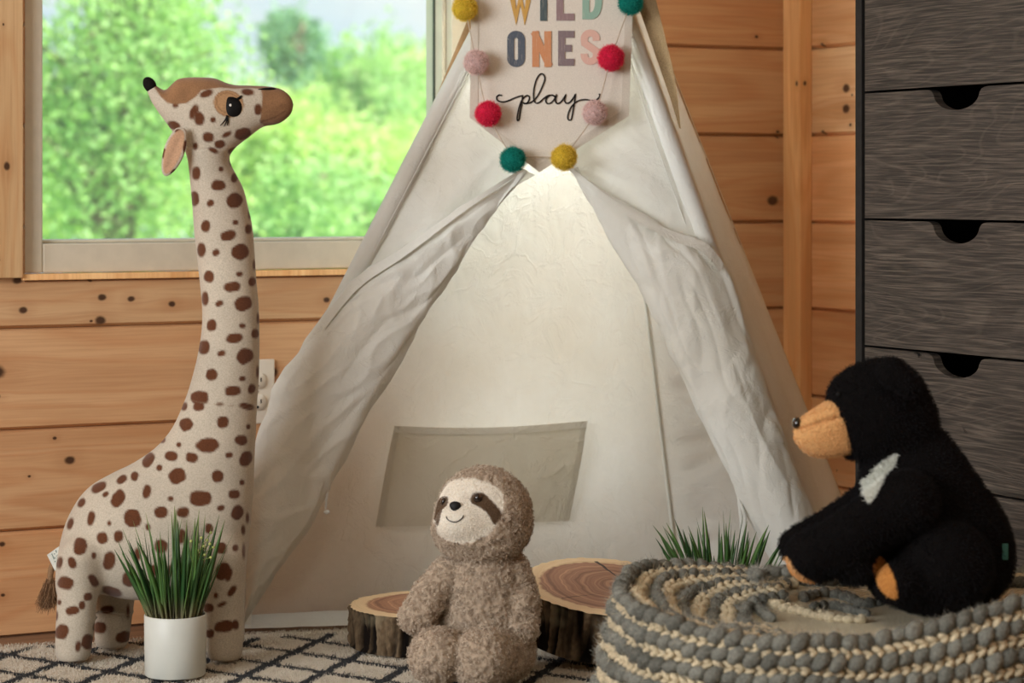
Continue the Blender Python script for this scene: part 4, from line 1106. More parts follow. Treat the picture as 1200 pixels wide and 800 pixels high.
wq = v + .006 * np.stack([noise(v * 45 + 3), noise(v * 45 + 13), noise(v * 45 + 23)], 1); tuft = 1.1 - 2.6 * np.abs(noise(wq * 72)) + .35 * noise(v * 130 + 5)
v = v + nv * ((1 - fm) * (.0044 * tuft + .0002) + fm * .0003 * noise(v * 120))[:, None]
FUR, FUR_D, CREAM = lin((170, 152, 132)), lin((110, 88, 72)), lin((246, 240, 226))
cols = FUR * (1 + .28 * tuft)[:, None].clip(.55, 1.4)  # shade painted in: hollows between curls darkened, crests lightened
cols = cols * (1 - fm[:, None]) + CREAM * fm[:, None]
pr_ = np.array(crom([(553, 580), (559, 577), (567, 578.5), (574, 585), (582, 593), (588, 603), (584, 611), (579, 614), (574, 605), (567, 597), (558, 592), (552, 588)], 4, True))
plf = np.array(crom([(524.5, 583), (519, 583), (513.5, 589), (510.5, 600), (511, 611), (514, 614), (516, 604), (519, 596), (524, 591)], 4, True))
dm = np.maximum(np.clip(poly_sd(px, py, pr_) / 1.3 + .5, 0, 1), np.clip(poly_sd(px, py, plf) / 1.3 + .5, 0, 1) * .8) * front
cols = cols * (1 - dm[:, None]) + lin((104, 82, 62)) * dm[:, None]
gr = np.clip(1 - np.hypot((px - 545) / 9, (py - 583) / 7), 0, 1) * front * .6
cols = cols * (1 - gr[:, None]) + lin((176, 160, 142)) * gr[:, None]
SPL = colored('sloth_plush_fabric', .95, .2, 500, .15, .3, .0012, .05)
sb = mesh('body', v, f, SPL, slo, cols=cols)
GLOSS = plain('black_plastic', (12, 11, 11), .12, .6, 20, .02, 0, coat=.6)
BROWNEYE = plain('brown_eye_plastic', (44, 30, 22), .12, .6, 20, .02, 0, coat=.6)
for ex_, ey_, rr, sq in ((560, 583.6, 5.6, 1.0), (520.5, 588, 4.8, .7)):
    p, n = shit(ex_, ey_, 0.0)
    vv, ff = uv_sphere((0, 0, 0), (R_(rr) * sq, R_(rr) * .7, R_(rr)), 20, 14)
    e = MB().add(vv + p + n * .0008, ff).build('eye', BROWNEYE, slo); e['label'] = 'glossy dark eye'
    vv, ff = uv_sphere((0, 0, 0), (R_(rr) * .62 * sq, R_(rr) * .5, R_(rr) * .62), 18, 12)
    MB().add(vv + p + n * .0008 + np.array([-.0006, -R_(rr) * .32, .0004]), ff).build('pupil', GLOSS, e)
# nose: rounded triangle
p, n = shit(533.5, 594.5, 0.0)
vv, ff = uv_sphere((0, 0, 0), (1, 1, 1), 24, 16)
vv = vv * np.array([R_(8.4), R_(5.0), R_(6.8)]); vv[:, 0] *= .72 + .34 * (vv[:, 2] / R_(6.8))
MB().add(vv + p + n * .0006, ff).build('nose', plain('nose_velvet', (22, 20, 20), .6, .3, 300, .2, .2, .0006), slo)['label'] = 'black rounded nose'
mo = np.array([shit(x, y, .0010)[0] for x, y in crom([(523.5, 605.5), (524.5, 608), (528, 610.5), (533, 611.6), (538, 610), (542, 606.5), (543, 604)], 5)])
MB().add(*tube(mo, .0009, 6)).build('mouth', GLOSS, slo)['label'] = 'black stitched smile'
# curly pile
rs = np.random.RandomState(8)
keep = (1 - np.maximum(fm, 0)) ** 2 * (v[:, 2] > .004)
n = 16000
st, N = scatter(v, f, n, rs, keep)
d = N + 1.3 * np.stack([noise(st * 60 + 9), noise(st * 60 + 29), noise(st * 60 + 49)], 1) + rs.normal(size=(n, 3)) * .10; d[:, 2] -= .15
d /= np.linalg.norm(d, axis=1)[:, None]; t1, t2 = perp(d, rs)
ph = noise(st * 55)[:, None] * 12 + rs.rand(n, 1) * .5; L = .0060 * (.7 + .6 * rs.rand(n, 1)); pts = []
for k in range(7):
    s = k / 6; r = .0016 * min(1, s * 2.2)
    pts.append(st - N * .001 + d * L * s * (1 - .25 * s) + (t1 * np.cos(ph + s * 8) + t2 * np.sin(ph + s * 8) - t1 * np.cos(ph) * (s < .01)) * r)
hair('fur', np.stack(pts, 1), np.array([.00036, .00036, .00036, .00034, .0003, .00026, .0002]), fur_mat('sloth_fur', (152, 134, 116), (208, 192, 172), .9, .08), sb)
n = 9000; keep = (fm > .6) * (1.0)
st, N = scatter(v, f, n, rs, keep); d = N + rs.normal(size=(n, 3)) * .5; d /= np.linalg.norm(d, axis=1)[:, None]
qx, qy = SF.px(st); dark = np.maximum(poly_sd(qx, qy, pr_), poly_sd(qx, qy, plf)) > -.8
for nm, sel, c0, c1 in (('face_pile', ~dark, (244, 236, 222), (252, 246, 236)), ('eye_patch_pile', dark, (92, 72, 54), (128, 104, 82))):
    a, b = st[sel], d[sel]
    hair(nm, np.stack([a, a + b * .0012, a + b * .0022 - [0, 0, .0005]], 1), np.array([.0002, .00018, .0001]), fur_mat('sloth_' + nm, c0, c1, .9, .08), sb)
# ================================================================ plush bear
BZ = .196
BFm = Frame(1055, 3.36, BZ)
bear = BFm.root('bear_plush', 'black plush bear with tan muzzle and white chest mark sitting on the knitted blanket', 'plush toy')
bpx = BFm.d / FPX
def B(px, py, y=0): return BFm.L(px, py, y)
def bxz(px, py): q = B(px, py); return (q[0], q[2])
h = .0028
headp = [(968, 470), (971, 455), (977, 445), (986, 437), (997, 429), (1008, 424), (1029, 419), (1050, 422), (1070, 434), (1083, 450), (1091, 468), (1098, 485), (1100, 505), (1092, 524), (1078, 537), (1060, 542), (1040, 543), (1020, 542), (1002, 538), (986, 530), (974, 516), (969, 495)]
torso = [(1012, 542), (1035, 524), (1070, 512), (1104, 506), (1114, 515), (1132, 540), (1153, 570), (1170, 592), (1182, 617), (1187, 638), (1188, 660), (1184, 677), (1170, 698), (1149, 712), (1122, 721), (1092, 722), (1067, 716), (1052, 706), (1035, 700), (1020, 690), (1008, 660), (1004, 625), (1004, 590), (1007, 560)]
hp = crom([bxz(*q) for q in headp], 4, True); tp = crom([bxz(*q) for q in torso], 4, True)
lo = (bxz(905, 0)[0], -.16, -.03); hi = (bxz(1200, 0)[0], .15, bxz(0, 405)[1])
X, Y, Z = grid3(lo, hi, h)
xs, zs = X[:, 0, 0].astype(float), Z[0, 0, :].astype(float)
Fh = unit_field((Y ** 2 - (inflate(xs, zs, hp, .082) * .92)[:, None, :]).astype(np.float32), h)
Ft = unit_field((Y ** 2 - (inflate(xs, zs, tp, .088) * .95)[:, None, :]).astype(np.float32), h)
def rr(p): return p * bpx
F4 = smin(Fh, Ft, .012)
F4 = smin(F4, sd_cone(X, Y, Z, B(1045, 435, -.062), B(1066, 452, -.070), rr(17), rr(13), .7), .004)      # ears
F4 = smin(F4, sd_cone(X, Y, Z, B(1045, 435, .062), B(1066, 452, .070), rr(17), rr(13), .7), .004)
# arms reaching forward and down
F4 = smin(F4, smin(sd_cone(X, Y, Z, B(1062, 590, -.070), B(1000, 626, -.092), rr(38), rr(29)), sd_cone(X, Y, Z, B(1000, 626, -.092), B(952, 652, -.088), rr(29), rr(30)), .01), .012)
F4 = smin(F4, sd_cone(X, Y, Z, B(985, 650, -.09), B(1002, 664, -.088), rr(26), rr(22)), .012)
F4 = smin(F4, smin(sd_cone(X, Y, Z, B(1040, 580, .055), B(985, 610, .035), rr(30), rr(21)), sd_cone(X, Y, Z, B(985, 610, .035), B(938, 640, .010), rr(21), rr(24)), .01), .008)
# haunches, the near foot turned forward
F4 = smin(F4, sd_ell(X, Y, Z, B(1105, 664, -.070), (rr(58), .050, rr(54))), .012)
F4 = smin(F4, sd_cone(X, Y, Z, B(1085, 690, -.075), B(1052, 684, -.100), rr(28), rr(25)), .01)
F4 = smin(F4, sd_ell(X, Y, Z, B(1105, 664, .070), (rr(58), .048, rr(52))), .012)
F4 = smin(F4, sd_cone(X, Y, Z, B(1080, 690, .075), B(1045, 684, .085), rr(26), rr(24)), .01)
F4 = np.maximum(F4, .002 - Z - .012)
v, f = surface(F4, lo, h, 4)
bhit = caster(BFm, v, f)
px, py = BFm.px(v); nv, _ = normals(v, f)
def inp(pts, w=1.2): return np.clip(poly_sd(px, py, np.array(crom(pts, 4, True))) / w + .5, 0, 1)
chest_p = [(1010, 566), (1019, 557), (1028, 545), (1043, 535), (1052, 532), (1048, 545), (1037, 561), (1028, 577), (1018, 590)]
chest = inp(chest_p) * (v[:, 1] < .02)
pad_p = [(919, 652), (925, 655), (930, 664), (940, 674), (955, 682), (964, 688), (958, 694), (940, 690), (924, 676), (918, 662)]
pad = inp(pad_p)
sole_p = [(1029, 653), (1036, 655), (1044, 668), (1050, 684), (1051, 699), (1046, 702), (1034, 694), (1026, 678), (1023, 664)]
sole = inp(sole_p) * (v[:, 1] < -.03)
v = v + nv * (.0012 * noise(v * 40) + .0008 * noise(v * 90))[:, None]
K, Wt, Tn = lin((20, 18, 18)), lin((214, 216, 208)), lin((206, 140, 74))
cols = np.tile(K, (len(v), 1))
for m_, c_ in ((chest, Wt), (pad, lin((222, 172, 120))), (sole, Tn)): cols = cols * (1 - m_[:, None]) + c_ * m_[:, None]
BPL = colored('bear_plush_fabric', .95, .0, 500, .15, .3, .0012, .04)
bb = mesh('body', v, f, BPL, bear, cols=cols)
# muzzle
mh = .0018
mlo = (bxz(918, 0)[0], -.065, bxz(0, 548)[1]); mhi = (bxz(1012, 0)[0], .050, bxz(0, 452)[1])
mX, mY, mZ = grid3(mlo, mhi, mh)
mpoly = crom([bxz(*q) for q in [(1004, 478), (984, 466), (967, 470), (952, 479), (939, 488), (932, 496), (929, 507), (931, 516), (937, 524), (945, 530.5), (957, 534.5), (971, 535), (986, 532), (1004, 524)]], 4, True)
mu_ = inflate(mX[:, 0, 0].astype(float), mZ[0, 0, :].astype(float), mpoly, .040) * 1.0
mz = unit_field(((mY + .010) ** 2 - mu_[:, None, :]).astype(np.float32), mh)
mx0, mz0 = bxz(936, 501); mx1, mz1 = bxz(978, 487)
lt = mZ - (mz0 + (mX - mx0) * (mz1 - mz0) / (mx1 - mx0))
mz = mz + .0062 * np.exp(-(lt / .0036) ** 2) * (mY < -.012) * np.clip((bxz(984, 0)[0] - mX) / .01, 0, 1)
mv, mf = surface(mz, mlo, mh, 3)
MZM = plain('muzzle_plush', (222, 170, 112), .95, .05, 420, .18, .4, .0012, .2)
mu = mesh('muzzle', mv, mf, MZM, bear); mu['label'] = 'tan plush muzzle'
mhit = caster(BFm, mv, mf)
rs = np.random.RandomState(31)
st, N = scatter(mv, mf, 5000, rs); d = N + rs.normal(size=N.shape) * .5; d[:, 0] += .3; d /= np.linalg.norm(d, axis=1)[:, None]
hair('muzzle_pile', np.stack([st, st + d * .0014, st + d * .0026], 1), np.array([.0002, .00018, .0001]), fur_mat('muzzle_fur', (210, 156, 98), (234, 186, 130), .9, .05), mu)
vv, ff = uv_sphere((0, 0, 0), (1, 1, 1), 22, 16); vv = vv * np.array([rr(5.5), .011, rr(7)])
MB().add(vv + B(933.5, 495.5, -.011), ff).build('nose', GLOSS, bear)['label'] = 'glossy black nose'
for s in (1, -1):
    p, n = bhit(983, 462, 0); p = p.copy(); p[1] *= s
    vv, ff = uv_sphere((0, 0, 0), (rr(3.4), .0022, rr(3.4)), 18, 12)
    MB().add(vv + p + np.array([0, -s * .002, 0]), ff).build('eye', BEYE, bear)
# black pile
n = 42000
st, N = scatter(v, f, n, rs, (1 - np.maximum(np.maximum(chest, pad), sole)) * (v[:, 2] > -.008))
d = N * .75 + np.array([.25, 0, -.5]) + rs.normal(size=(n, 3)) * .3 + .5 * np.stack([noise(st * 28 + 9), noise(st * 28 + 29), noise(st * 28 + 49)], 1)
d /= np.linalg.norm(d, axis=1)[:, None]; L = .0048 * (.6 + .7 * rs.rand(n, 1))
hair('fur', np.stack([st - N * .001, st + d * L * .5 + N * .001, st + d * L], 1), np.array([.00028, .00024, .0001]), fur_mat('bear_fur', (15, 14, 15), (26, 25, 27), .75, .10), bb)
for nm, m_, c0, c1, k in (('chest_fur', chest, (208, 212, 204), (236, 238, 230), 2200), ('pad_pile', np.maximum(pad, sole), (204, 146, 86), (228, 172, 110), 1400)):
    st, N = scatter(v, f, k, rs, (m_ > .5) * 1.0); d = N * .8 + rs.normal(size=N.shape) * .3 + np.array([.1, 0, -.35]); d /= np.linalg.norm(d, axis=1)[:, None]
    Lk = .006 if nm == 'chest_fur' else .0022
    hair(nm, np.stack([st, st + d * Lk * .5, st + d * Lk], 1), np.array([.00026, .00022, .0001]), fur_mat('bear_' + nm, c0, c1, .9, .05), bb)
# small sewn tag at the back
p, n = bhit(1176, 646, .003)
MB().add(*box(-.004, .004, -.001, .001, -.011, .011, .0005)).build('sewn_tag', plain('tag_teal', (60, 112, 104), .6, .3), bear, loc=p)
# ================================================================ chunky knitted blanket
KF = Frame(982, 3.34)
bk = KF.root('knitted_blanket', 'chunky grey and cream bobble knit blanket folded into a pile under the bear', 'blanket')
XL, XR_ = -.303, .42; KA = (XR_ - XL) / 2; KCX = (XR_ + XL) / 2; KB = .262
def bsurf(s, ph):
    """s 0..1 over the top, 1..2 down the side"""
    s = np.asarray(s, float); ph = np.asarray(ph, float)
    c, q = np.cos(ph), np.sin(ph)
    ex = np.sign(c) * np.abs(c) ** .72; ey = np.sign(q) * np.abs(q) ** .80
    top = s <= 1; k = np.where(top, s, 1 + .035 * np.sin(np.clip(s - 1, 0, 1) * pi * .9))
    k = k + np.where(top, 0, np.clip(s - 1.25, 0, 1) * (.035 * np.clip(-c, 0, 1) + .02))
    x = KCX + KA * ex * k; y = KB * ey * k
    rim = .205 + .010 * ex * (ex < 0) * -1 + .075 * np.clip(ex + .15, 0, 1) * np.clip(-ey + .35, 0, 1) - .004 * np.clip(ey, 0, 1) - .016 * np.clip(-ey, 0, 1) * np.exp(-((ex + .3) / .45) ** 2) + .012 * np.exp(-((ex + .75) / .3) ** 2 - ((ey - .6) / .5) ** 2)
    z_top = .180 + (rim - .180) * np.clip(s, 0, 1) ** 3 - .012 * np.exp(-((x + .17) / .07) ** 2 - ((y + .02) / .10) ** 2)
    t = np.clip(s - 1, 0, 1); z_side = rim * (1 - t ** 1.15)
    z = np.where(top, z_top, z_side)
    p = np.stack([x, y, z], -1); sh = p.shape; w = p.reshape(-1, 3)
    n = np.stack([noise(w * 6 + 3), noise(w * 6 + 33), noise(w * 7 + 63)], 1) * np.array([.020, .022, .014])
    w = w + n; w[:, 2] = np.maximum(w[:, 2], .004)
    return w.reshape(sh)
ss = np.r_[np.linspace(0.001, 1, 60), np.linspace(1.02, 2, 40)]; phs = np.linspace(0, 2 * pi, 240, endpoint=False)
Sg, Pg = np.meshgrid(ss, phs, indexing='ij')
v = bsurf(Sg, Pg).reshape(-1, 3); m_, n_p = Sg.shape
a = np.arange(m_ - 1)[:, None] * n_p + np.arange(n_p)[None]; b = np.arange(m_ - 1)[:, None] * n_p + (np.arange(n_p)[None] + 1) % n_p
f = np.stack([a, a + n_p, b + n_p, b], -1).reshape(-1, 4)
t = NT('blanket_knit'); co = t.coord(); x, y, z = t.sep(co)
r_ = t.math('SINE', t.math('ADD', t.math('MULTIPLY', x, 420.0), t.math('MULTIPLY', t.noise(co, 12, 2), 8.0)))
r2 = t.math('SINE', t.math('MULTIPLY', y, 700.0))
nn_ = t.noise(co, 260, 3, .6)
hgt = t.math('ADD', t.math('MULTIPLY', t.math('MULTIPLY', r_, r2), .6), nn_)
c = t.mix(t.math('MULTIPLY', nn_, .35), (238, 226, 196), (196, 176, 138))
KN = t.bsdf(c, .95, t.bump(hgt, .9, .008), 0, .05)
vb = v - np.array([0, 0, .004]); vb[:, 2] = np.maximum(vb[:, 2], .002); mesh('knit_base', vb, f, KN, bk); khit = caster(KF, vb, f)
import bmesh
def ico(sub):
    bm = bmesh.new(); bmesh.ops.create_icosphere(bm, subdivisions=sub, radius=1.0)
    v = np.array([tuple(k.co) for k in bm.verts]); f = np.array([[k.index for k in p.verts] for p in bm.faces]); bm.free(); return v, f
IV, IF = ico(2); IV3, IF3 = ico(3)
GREY = colored('yarn_grey', .98, .0, 260, .3, .7, .003, .04); CRM = colored('yarn_cream', .95, .0, 260, .25, .6, .002, .06)
FZG = fur_mat('yarn_grey_fuzz', (112, 112, 104), (168, 167, 157), .95, .04); FZC = fur_mat('yarn_cream_fuzz', (206, 188, 152), (240, 228, 200), .95, .04)
rs = np.random.RandomState(17); fuzz_g, fuzz_c = [], []
def frames(path):
    t = np.gradient(path, axis=0); t /= np.linalg.norm(t, axis=1)[:, None] + 1e-9
    return t
def surf_n(path_fn, s, ph, e=.004):
    p = bsurf(s, ph); a = bsurf(s + e, ph) - bsurf(s - e, ph); b = bsurf(s, ph + e) - bsurf(s, ph - e)
    n = np.cross(a, b); n /= np.linalg.norm(n, axis=-1)[..., None] + 1e-9
    return p, n
def bobbles(name, p, n, step, rad, kind, parent=bk, close=False, density=1.0):
    """a row of knitted bobbles or braided stitches along a path with its normals"""
    d = np.r_[0, np.cumsum(np.linalg.norm(np.diff(p, axis=0), axis=1))]; cnt = max(3, int(d[-1] / step))
    tt = (np.arange(cnt) + .5) / cnt * d[-1]
    pos = np.stack([np.interp(tt, d, p[:, k]) for k in range(3)], 1); nr = np.stack([np.interp(tt, d, n[:, k]) for k in range(3)], 1)
    nr /= np.linalg.norm(nr, axis=1)[:, None]
    tg = np.gradient(pos, axis=0); tg -= nr * (tg * nr).sum(1)[:, None]; tg /= np.linalg.norm(tg, axis=1)[:, None]; bt = np.cross(nr, tg)
    vs, fs, cs = [], [], []; base = 0
    for i in range(cnt):
        if kind == 'grey':
            sets = [(0.0, 1.0)]
        else: sets = [(-.48, .62), (.48, .62)]
        for off, sc in sets:
            s3 = rad * (.80 + .42 * rs.rand())
            if kind == 'grey':
                w = IV3 * np.array([step * .60, s3 * 1.0, s3 * 1.02]); sk = .35
                w = w * (1 + .16 * noise(IV3 * 2.2 + rs.rand(3) * 50) + .13 * noise(IV3 * 5 + rs.rand(3) * 50))[:, None]
                w[:, 0] += sk * w[:, 1]; V, Fq = w, IF3
            else:
                w = IV * np.array([step * .60, s3 * .66, s3 * .85]); w = w * (1 + .12 * noise(IV * 2.5 + rs.rand(3) * 40))[:, None]; w[:, 1] += -np.sign(off) * w[:, 0] * .42; w[:, 1] += off * s3; V, Fq = w, IF
            q = pos[i] + tg[i] * V[:, :1] + bt[i] * V[:, 1:2] + nr[i] * (V[:, 2:3] + rad * .35) + rs.normal(size=3) * rad * .07
            vs.append(q); fs.append(Fq + base); base += len(V)
            if kind == 'grey':
                g = lin((132, 132, 123)) * (.72 + .56 * rs.rand()); cs.append(np.tile(g, (len(V), 1)) * (1 + .25 * noise(IV3 * 3 + rs.rand(3) * 30))[:, None])
            else:
                g = lin((226, 210, 176)) * (.9 + .15 * rs.rand()); cs.append(np.tile(g, (len(V), 1)))
            k = int((72 if kind == 'grey' else 12) * density); j = rs.randint(0, len(V), k); st = q[j]; dd = (st - pos[i]); dd /= np.linalg.norm(dd, axis=1)[:, None] + 1e-9
            dd = dd + rs.normal(size=dd.shape) * .7
            (fuzz_g if kind == 'grey' else fuzz_c).append((st, dd))
    vs = np.concatenate(vs); vs[:, 2] = np.maximum(vs[:, 2], .002)
    return mesh(name, vs, np.concatenate(fs), GREY if kind == 'grey' else CRM, parent, cols=np.concatenate(cs))
def loop(s, kind, step, rad, ph0=0.0, ph1=2 * pi, jit=.032):
    ph = np.linspace(ph0, ph1, 260); sj = s + jit * noise(np.stack([np.cos(ph) * 3 + s * 9, np.sin(ph) * 3, s * 31 + ph * 0], 1))
    p, n = surf_n(None, sj, ph)
    if n[:, 2].mean() < 0 and s < 1: n = -n
    if s >= 1:
        out = p - np.array([KCX, 0, .1]); out[:, 2] = 0
        if (n * out).sum() < 0: n = -n
    o = bobbles('bobble_row' if kind == 'grey' else 'braid_row', p, n, step, rad, kind)
    o['label'] = 'row of grey bobbles' if kind == 'grey' else 'row of cream braid'
s_side = 1.0
zrow = 0
# rim and sides, alternating grey bobbles and cream braid, then a few courses towards the middle of the top
for s, kd in ((1.01, 'grey'), (1.085, 'cream'), (1.16, 'grey'), (1.235, 'cream'), (1.31, 'grey'), (1.385, 'cream'), (1.47, 'grey'), (1.56, 'cream'), (1.65, 'grey'), (1.74, 'cream'), (1.83, 'grey'), (1.91, 'cream'), (1.97, 'grey')):
    loop(s, kd, .0212 if kd == 'grey' else .0142, .0112 if kd == 'grey' else .0078)
for s, kd in ((.945, 'cream'), (.885, 'grey')):
    loop(s, kd, .0185 if kd == 'grey' else .0145, .0092 if kd == 'grey' else .0076)
for s, kd in ((.825, 'cream'), (.77, 'grey'), (.71, 'cream'), (.645, 'grey'), (.585, 'cream'), (.52, 'grey')):
    loop(s, kd, .0175 if kd == 'grey' else .0145, .0082 if kd == 'grey' else .0094, radians(100 + (.83 - s) * 60), radians(262 - (.83 - s) * 120))
loop(.80, 'cream', .0145, .0080, radians(205), radians(345)); loop(.735, 'cream', .0145, .0078, radians(225), radians(340))
# zigzag motif of grey bobbles over the cream middle
def top_row(pts, kind, step, rad):
    q = [khit(px, py, .001)[0] for px, py in crom(pts, 6)]
    p = crom(q, 6); n = np.tile([0, 0, 1.0], (len(p), 1)); o = bobbles('bobble_row' if kind == 'grey' else 'braid_row', p, n, step, rad, kind)
top_row([(868, 692), (880, 706), (893, 720), (902, 729)], 'grey', .0165, .0080)
top_row([(845, 700), (858, 712), (868, 724)], 'grey', .0165, .0080)
top_row([(820, 698), (836, 710), (848, 722)], 'grey', .0165, .0080)
top_row([(882, 676), (920, 672), (965, 678), (1000, 682)], 'grey', .0165, .0078)
top_row([(938, 704), (965, 698), (990, 702), (1015, 711), (1038, 706), (1050, 700)], 'grey', .0165, .0082)
top_row([(948, 714), (975, 713), (1000, 719), (1018, 722)], 'grey', .0165, .0078)
top_row([(900, 708), (935, 718), (975, 727), (1015, 730)], 'cream', .0145, .0082)
for nm, fz, m_, L0 in (('grey_fuzz', fuzz_g, FZG, .0036), ('cream_fuzz', fuzz_c, FZC, .0035)):
    st = np.concatenate([q[0] for q in fz]); d = np.concatenate([q[1] for q in fz]); L = L0 * (.4 + 1.0 * rs.rand(len(st), 1)); b = rs.normal(size=st.shape) * L * .5
    hair(nm, np.stack([st, st + d * L * .5 + b * .3, st + d * L + b], 1), np.array([.00018, .00016, .00010]), m_, bk)['kind'] = 'stuff'
RUG_OA, RUG_OB = .0, .0
# ================================================================ rug
g0 = G(0, 753); RUGA = radians(16) - YAW
rug_o = np.array([g0[0], g0[1], 0.0])
t = NT('rug_wool'); co = t.coord(); x, y, z = t.sep(co)
nj = t.n('TexNoise'); t.l(co, nj.inputs['Vector']); nj.inputs['Scale'].default_value = 34; nj.inputs['Detail'].default_value = 3
nv_ = t.sep(nj.outputs['Color'])
xx = t.math('ADD', x, t.math('MULTIPLY', t.math('SUBTRACT', nv_[0], .5), .016)); yy = t.math('ADD', y, t.math('MULTIPLY', t.math('SUBTRACT', nv_[1], .5), .016))
def fam(a, sp, off):
    d = t.math('ADD', t.math('MULTIPLY', xx, -sin(a)), t.math('MULTIPLY', yy, cos(a)))
    fr = t.math('FRACT', t.math('ADD', t.math('DIVIDE', d, sp), off)); return t.math('MULTIPLY', t.math('ABSOLUTE', t.math('SUBTRACT', fr, .5)), sp)
LN = .0095
la = t.step(fam(radians(57), .112, RUG_OA), LN + .0016, LN - .0016); lb = t.step(fam(radians(-52), .100, RUG_OB), LN + .0016, LN - .0016)
# the lattice ends in a zigzag short of the rug's edge
zz = t.math('MULTIPLY', t.math('ABSOLUTE', t.math('SUBTRACT', t.math('FRACT', t.math('DIVIDE', xx, .15)), .5)), .10)
inside = t.step(t.math('ADD', t.math('ADD', yy, zz), 0.0), -.012, -.020)
line_ = t.math('MULTIPLY', t.math('MAXIMUM', la, lb), inside)
n = t.noise(co, 240, 3, .6); n2 = t.noise(co, 26, 4, .6)
c = t.mix(n2, (220, 213, 199), (194, 184, 167)); c = t.mix(t.math('MULTIPLY', n, .25), c, (150, 134, 112))
c = t.mix(t.math('MULTIPLY', line_, t.math('ADD', .80, t.math('MULTIPLY', n, .3))), c, (44, 48, 54))
RUGM = t.bsdf(c, .98, t.bump(t.math('ADD', n, n2), .6, .004), 0, .03)
rw, rd = 2.2, 1.7; gx, gy = np.meshgrid(np.linspace(0, rw, 441), np.linspace(-rd, 0, 341), indexing='ij')
gz = -.0055 + .0012 * noise(np.stack([gx.ravel() * 60, gy.ravel() * 60, gx.ravel() * 0], 1)).reshape(gx.shape)
ed = np.minimum(np.minimum(gx, rw - gx), np.minimum(-gy, gy + rd)); gz = gz - .004 * np.clip(1 - ed / .008, 0, 1) ** 2
v = np.stack([gx, gy, gz], -1).reshape(-1, 3); nu = 341
a = np.arange(440)[:, None] * nu + np.arange(340)[None]; f = np.stack([a, a + nu, a + nu + 1, a + 1], -1).reshape(-1, 4)
off = np.array([-.12, 0, 0]); v = v + off
rug = mesh('area_rug', v, f, RUGM, None, loc=rug_o, rz=RUGA)
tag(rug, 'cream wool rug with a charcoal diamond lattice on the wooden floor', 'rug')
rs = np.random.RandomState(2); n = 70000
# the pile
hx, hy = rs.rand(n) * 1.75 - .12, -rs.rand(n) * .72; st = np.stack([hx, hy, np.full(n, -.0058)], 1)
d = np.stack([rs.randn(n) * .45, rs.randn(n) * .45, np.ones(n)], 1); L = .0045 * (.6 + .6 * rs.rand(n, 1))
hair('pile', np.stack([st, st + d * L * .5, st + d * L + rs.normal(size=(n, 3)) * .0008], 1), np.array([.00045, .0004, .00025]), RUGM, rug)['kind'] = 'stuff'

# ================================================================ log slices
def bark_mat(name):
    t = NT(name); co = t.coord(); n = t.noise(t.mapping(co, (1, 1, .35)), 60, 5, .65); n2 = t.noise(co, 14, 3, .5)
    c = t.mix(1.0, t.attr('Col'), t.ramp(n, [(.3, (150, 140, 128)), (.65, (255, 255, 255))]), 'MULTIPLY')
    c = t.mix(t.math('MULTIPLY', t.step(n2, .55, .75), .4), c, (150, 138, 112))
    return t.bsdf(c, .9, t.bump(n, .8, .006), 0, .1)
def cut_mat(name, cx, cy, R, cracks, sap=.14):
    t = NT(name); co = t.coord(); x, y, z = t.sep(co)
    nz = t.noise(t.mapping(co, (1, 1, 1)), 9, 3, .5); nx = t.noise(co, 40, 3, .5)
    dx = t.math('SUBTRACT', x, cx); dy = t.math('SUBTRACT', y, cy)
    r = t.math('SQRT', t.math('ADD', t.math('MULTIPLY', dx, dx), t.math('MULTIPLY', dy, dy)))
    r = t.math('ADD', r, t.math('MULTIPLY', t.math('SUBTRACT', nz, .5), .045)); r = t.math('ADD', r, t.math('MULTIPLY', t.math('SUBTRACT', nx, .5), .006))
    ringn = t.noise(t.comb(t.math('MULTIPLY', r, 95.0), 0.0, 0.0), 1.0, 3, .6)
    fine = t.math('SINE', t.math('MULTIPLY', r, 1300.0))
    c = t.ramp(ringn, [(.32, (112, 76, 58)), (.5, (164, 120, 94)), (.68, (200, 156, 122))])
    c = t.mix(t.math('MULTIPLY', t.math('ADD', fine, 1.0), .09), c, (120, 76, 54))
    rim = t.attr('Col', 'Fac')
    c = t.mix(t.step(rim, 1 - sap - .03 - .03, 1 - sap - .01), c, t.mix(t.step(ringn, .3, .7), (214, 184, 142), (228, 202, 162)))
    for x0, y0, x1, y1, w in cracks:
        L = sqrt((x1 - x0) ** 2 + (y1 - y0) ** 2); ux, uy = (x1 - x0) / L, (y1 - y0) / L
        qx = t.math('SUBTRACT', x, x0); qy = t.math('SUBTRACT', y, y0)
        al = t.math('ADD', t.math('MULTIPLY', qx, ux), t.math('MULTIPLY', qy, uy)); pe = t.math('ABSOLUTE', t.math('ADD', t.math('ADD', t.math('MULTIPLY', qx, -uy), t.math('MULTIPLY', qy, ux)), t.math('MULTIPLY', t.math('SUBTRACT', nx, .5), .006)))
        wd = t.math('MULTIPLY', w, t.math('SUBTRACT', 1.0, t.math('DIVIDE', al, L), clamp=True)); m = t.math('MULTIPLY', t.math('LESS_THAN', pe, wd), t.math('GREATER_THAN', al, 0.0))
        c = t.mix(t.math('MULTIPLY', m, .92), c, (26, 18, 14))
    return t.bsdf(c, .55, t.bump(fine, .08, .001), 0, .25)
BARKM = bark_mat('log_bark')
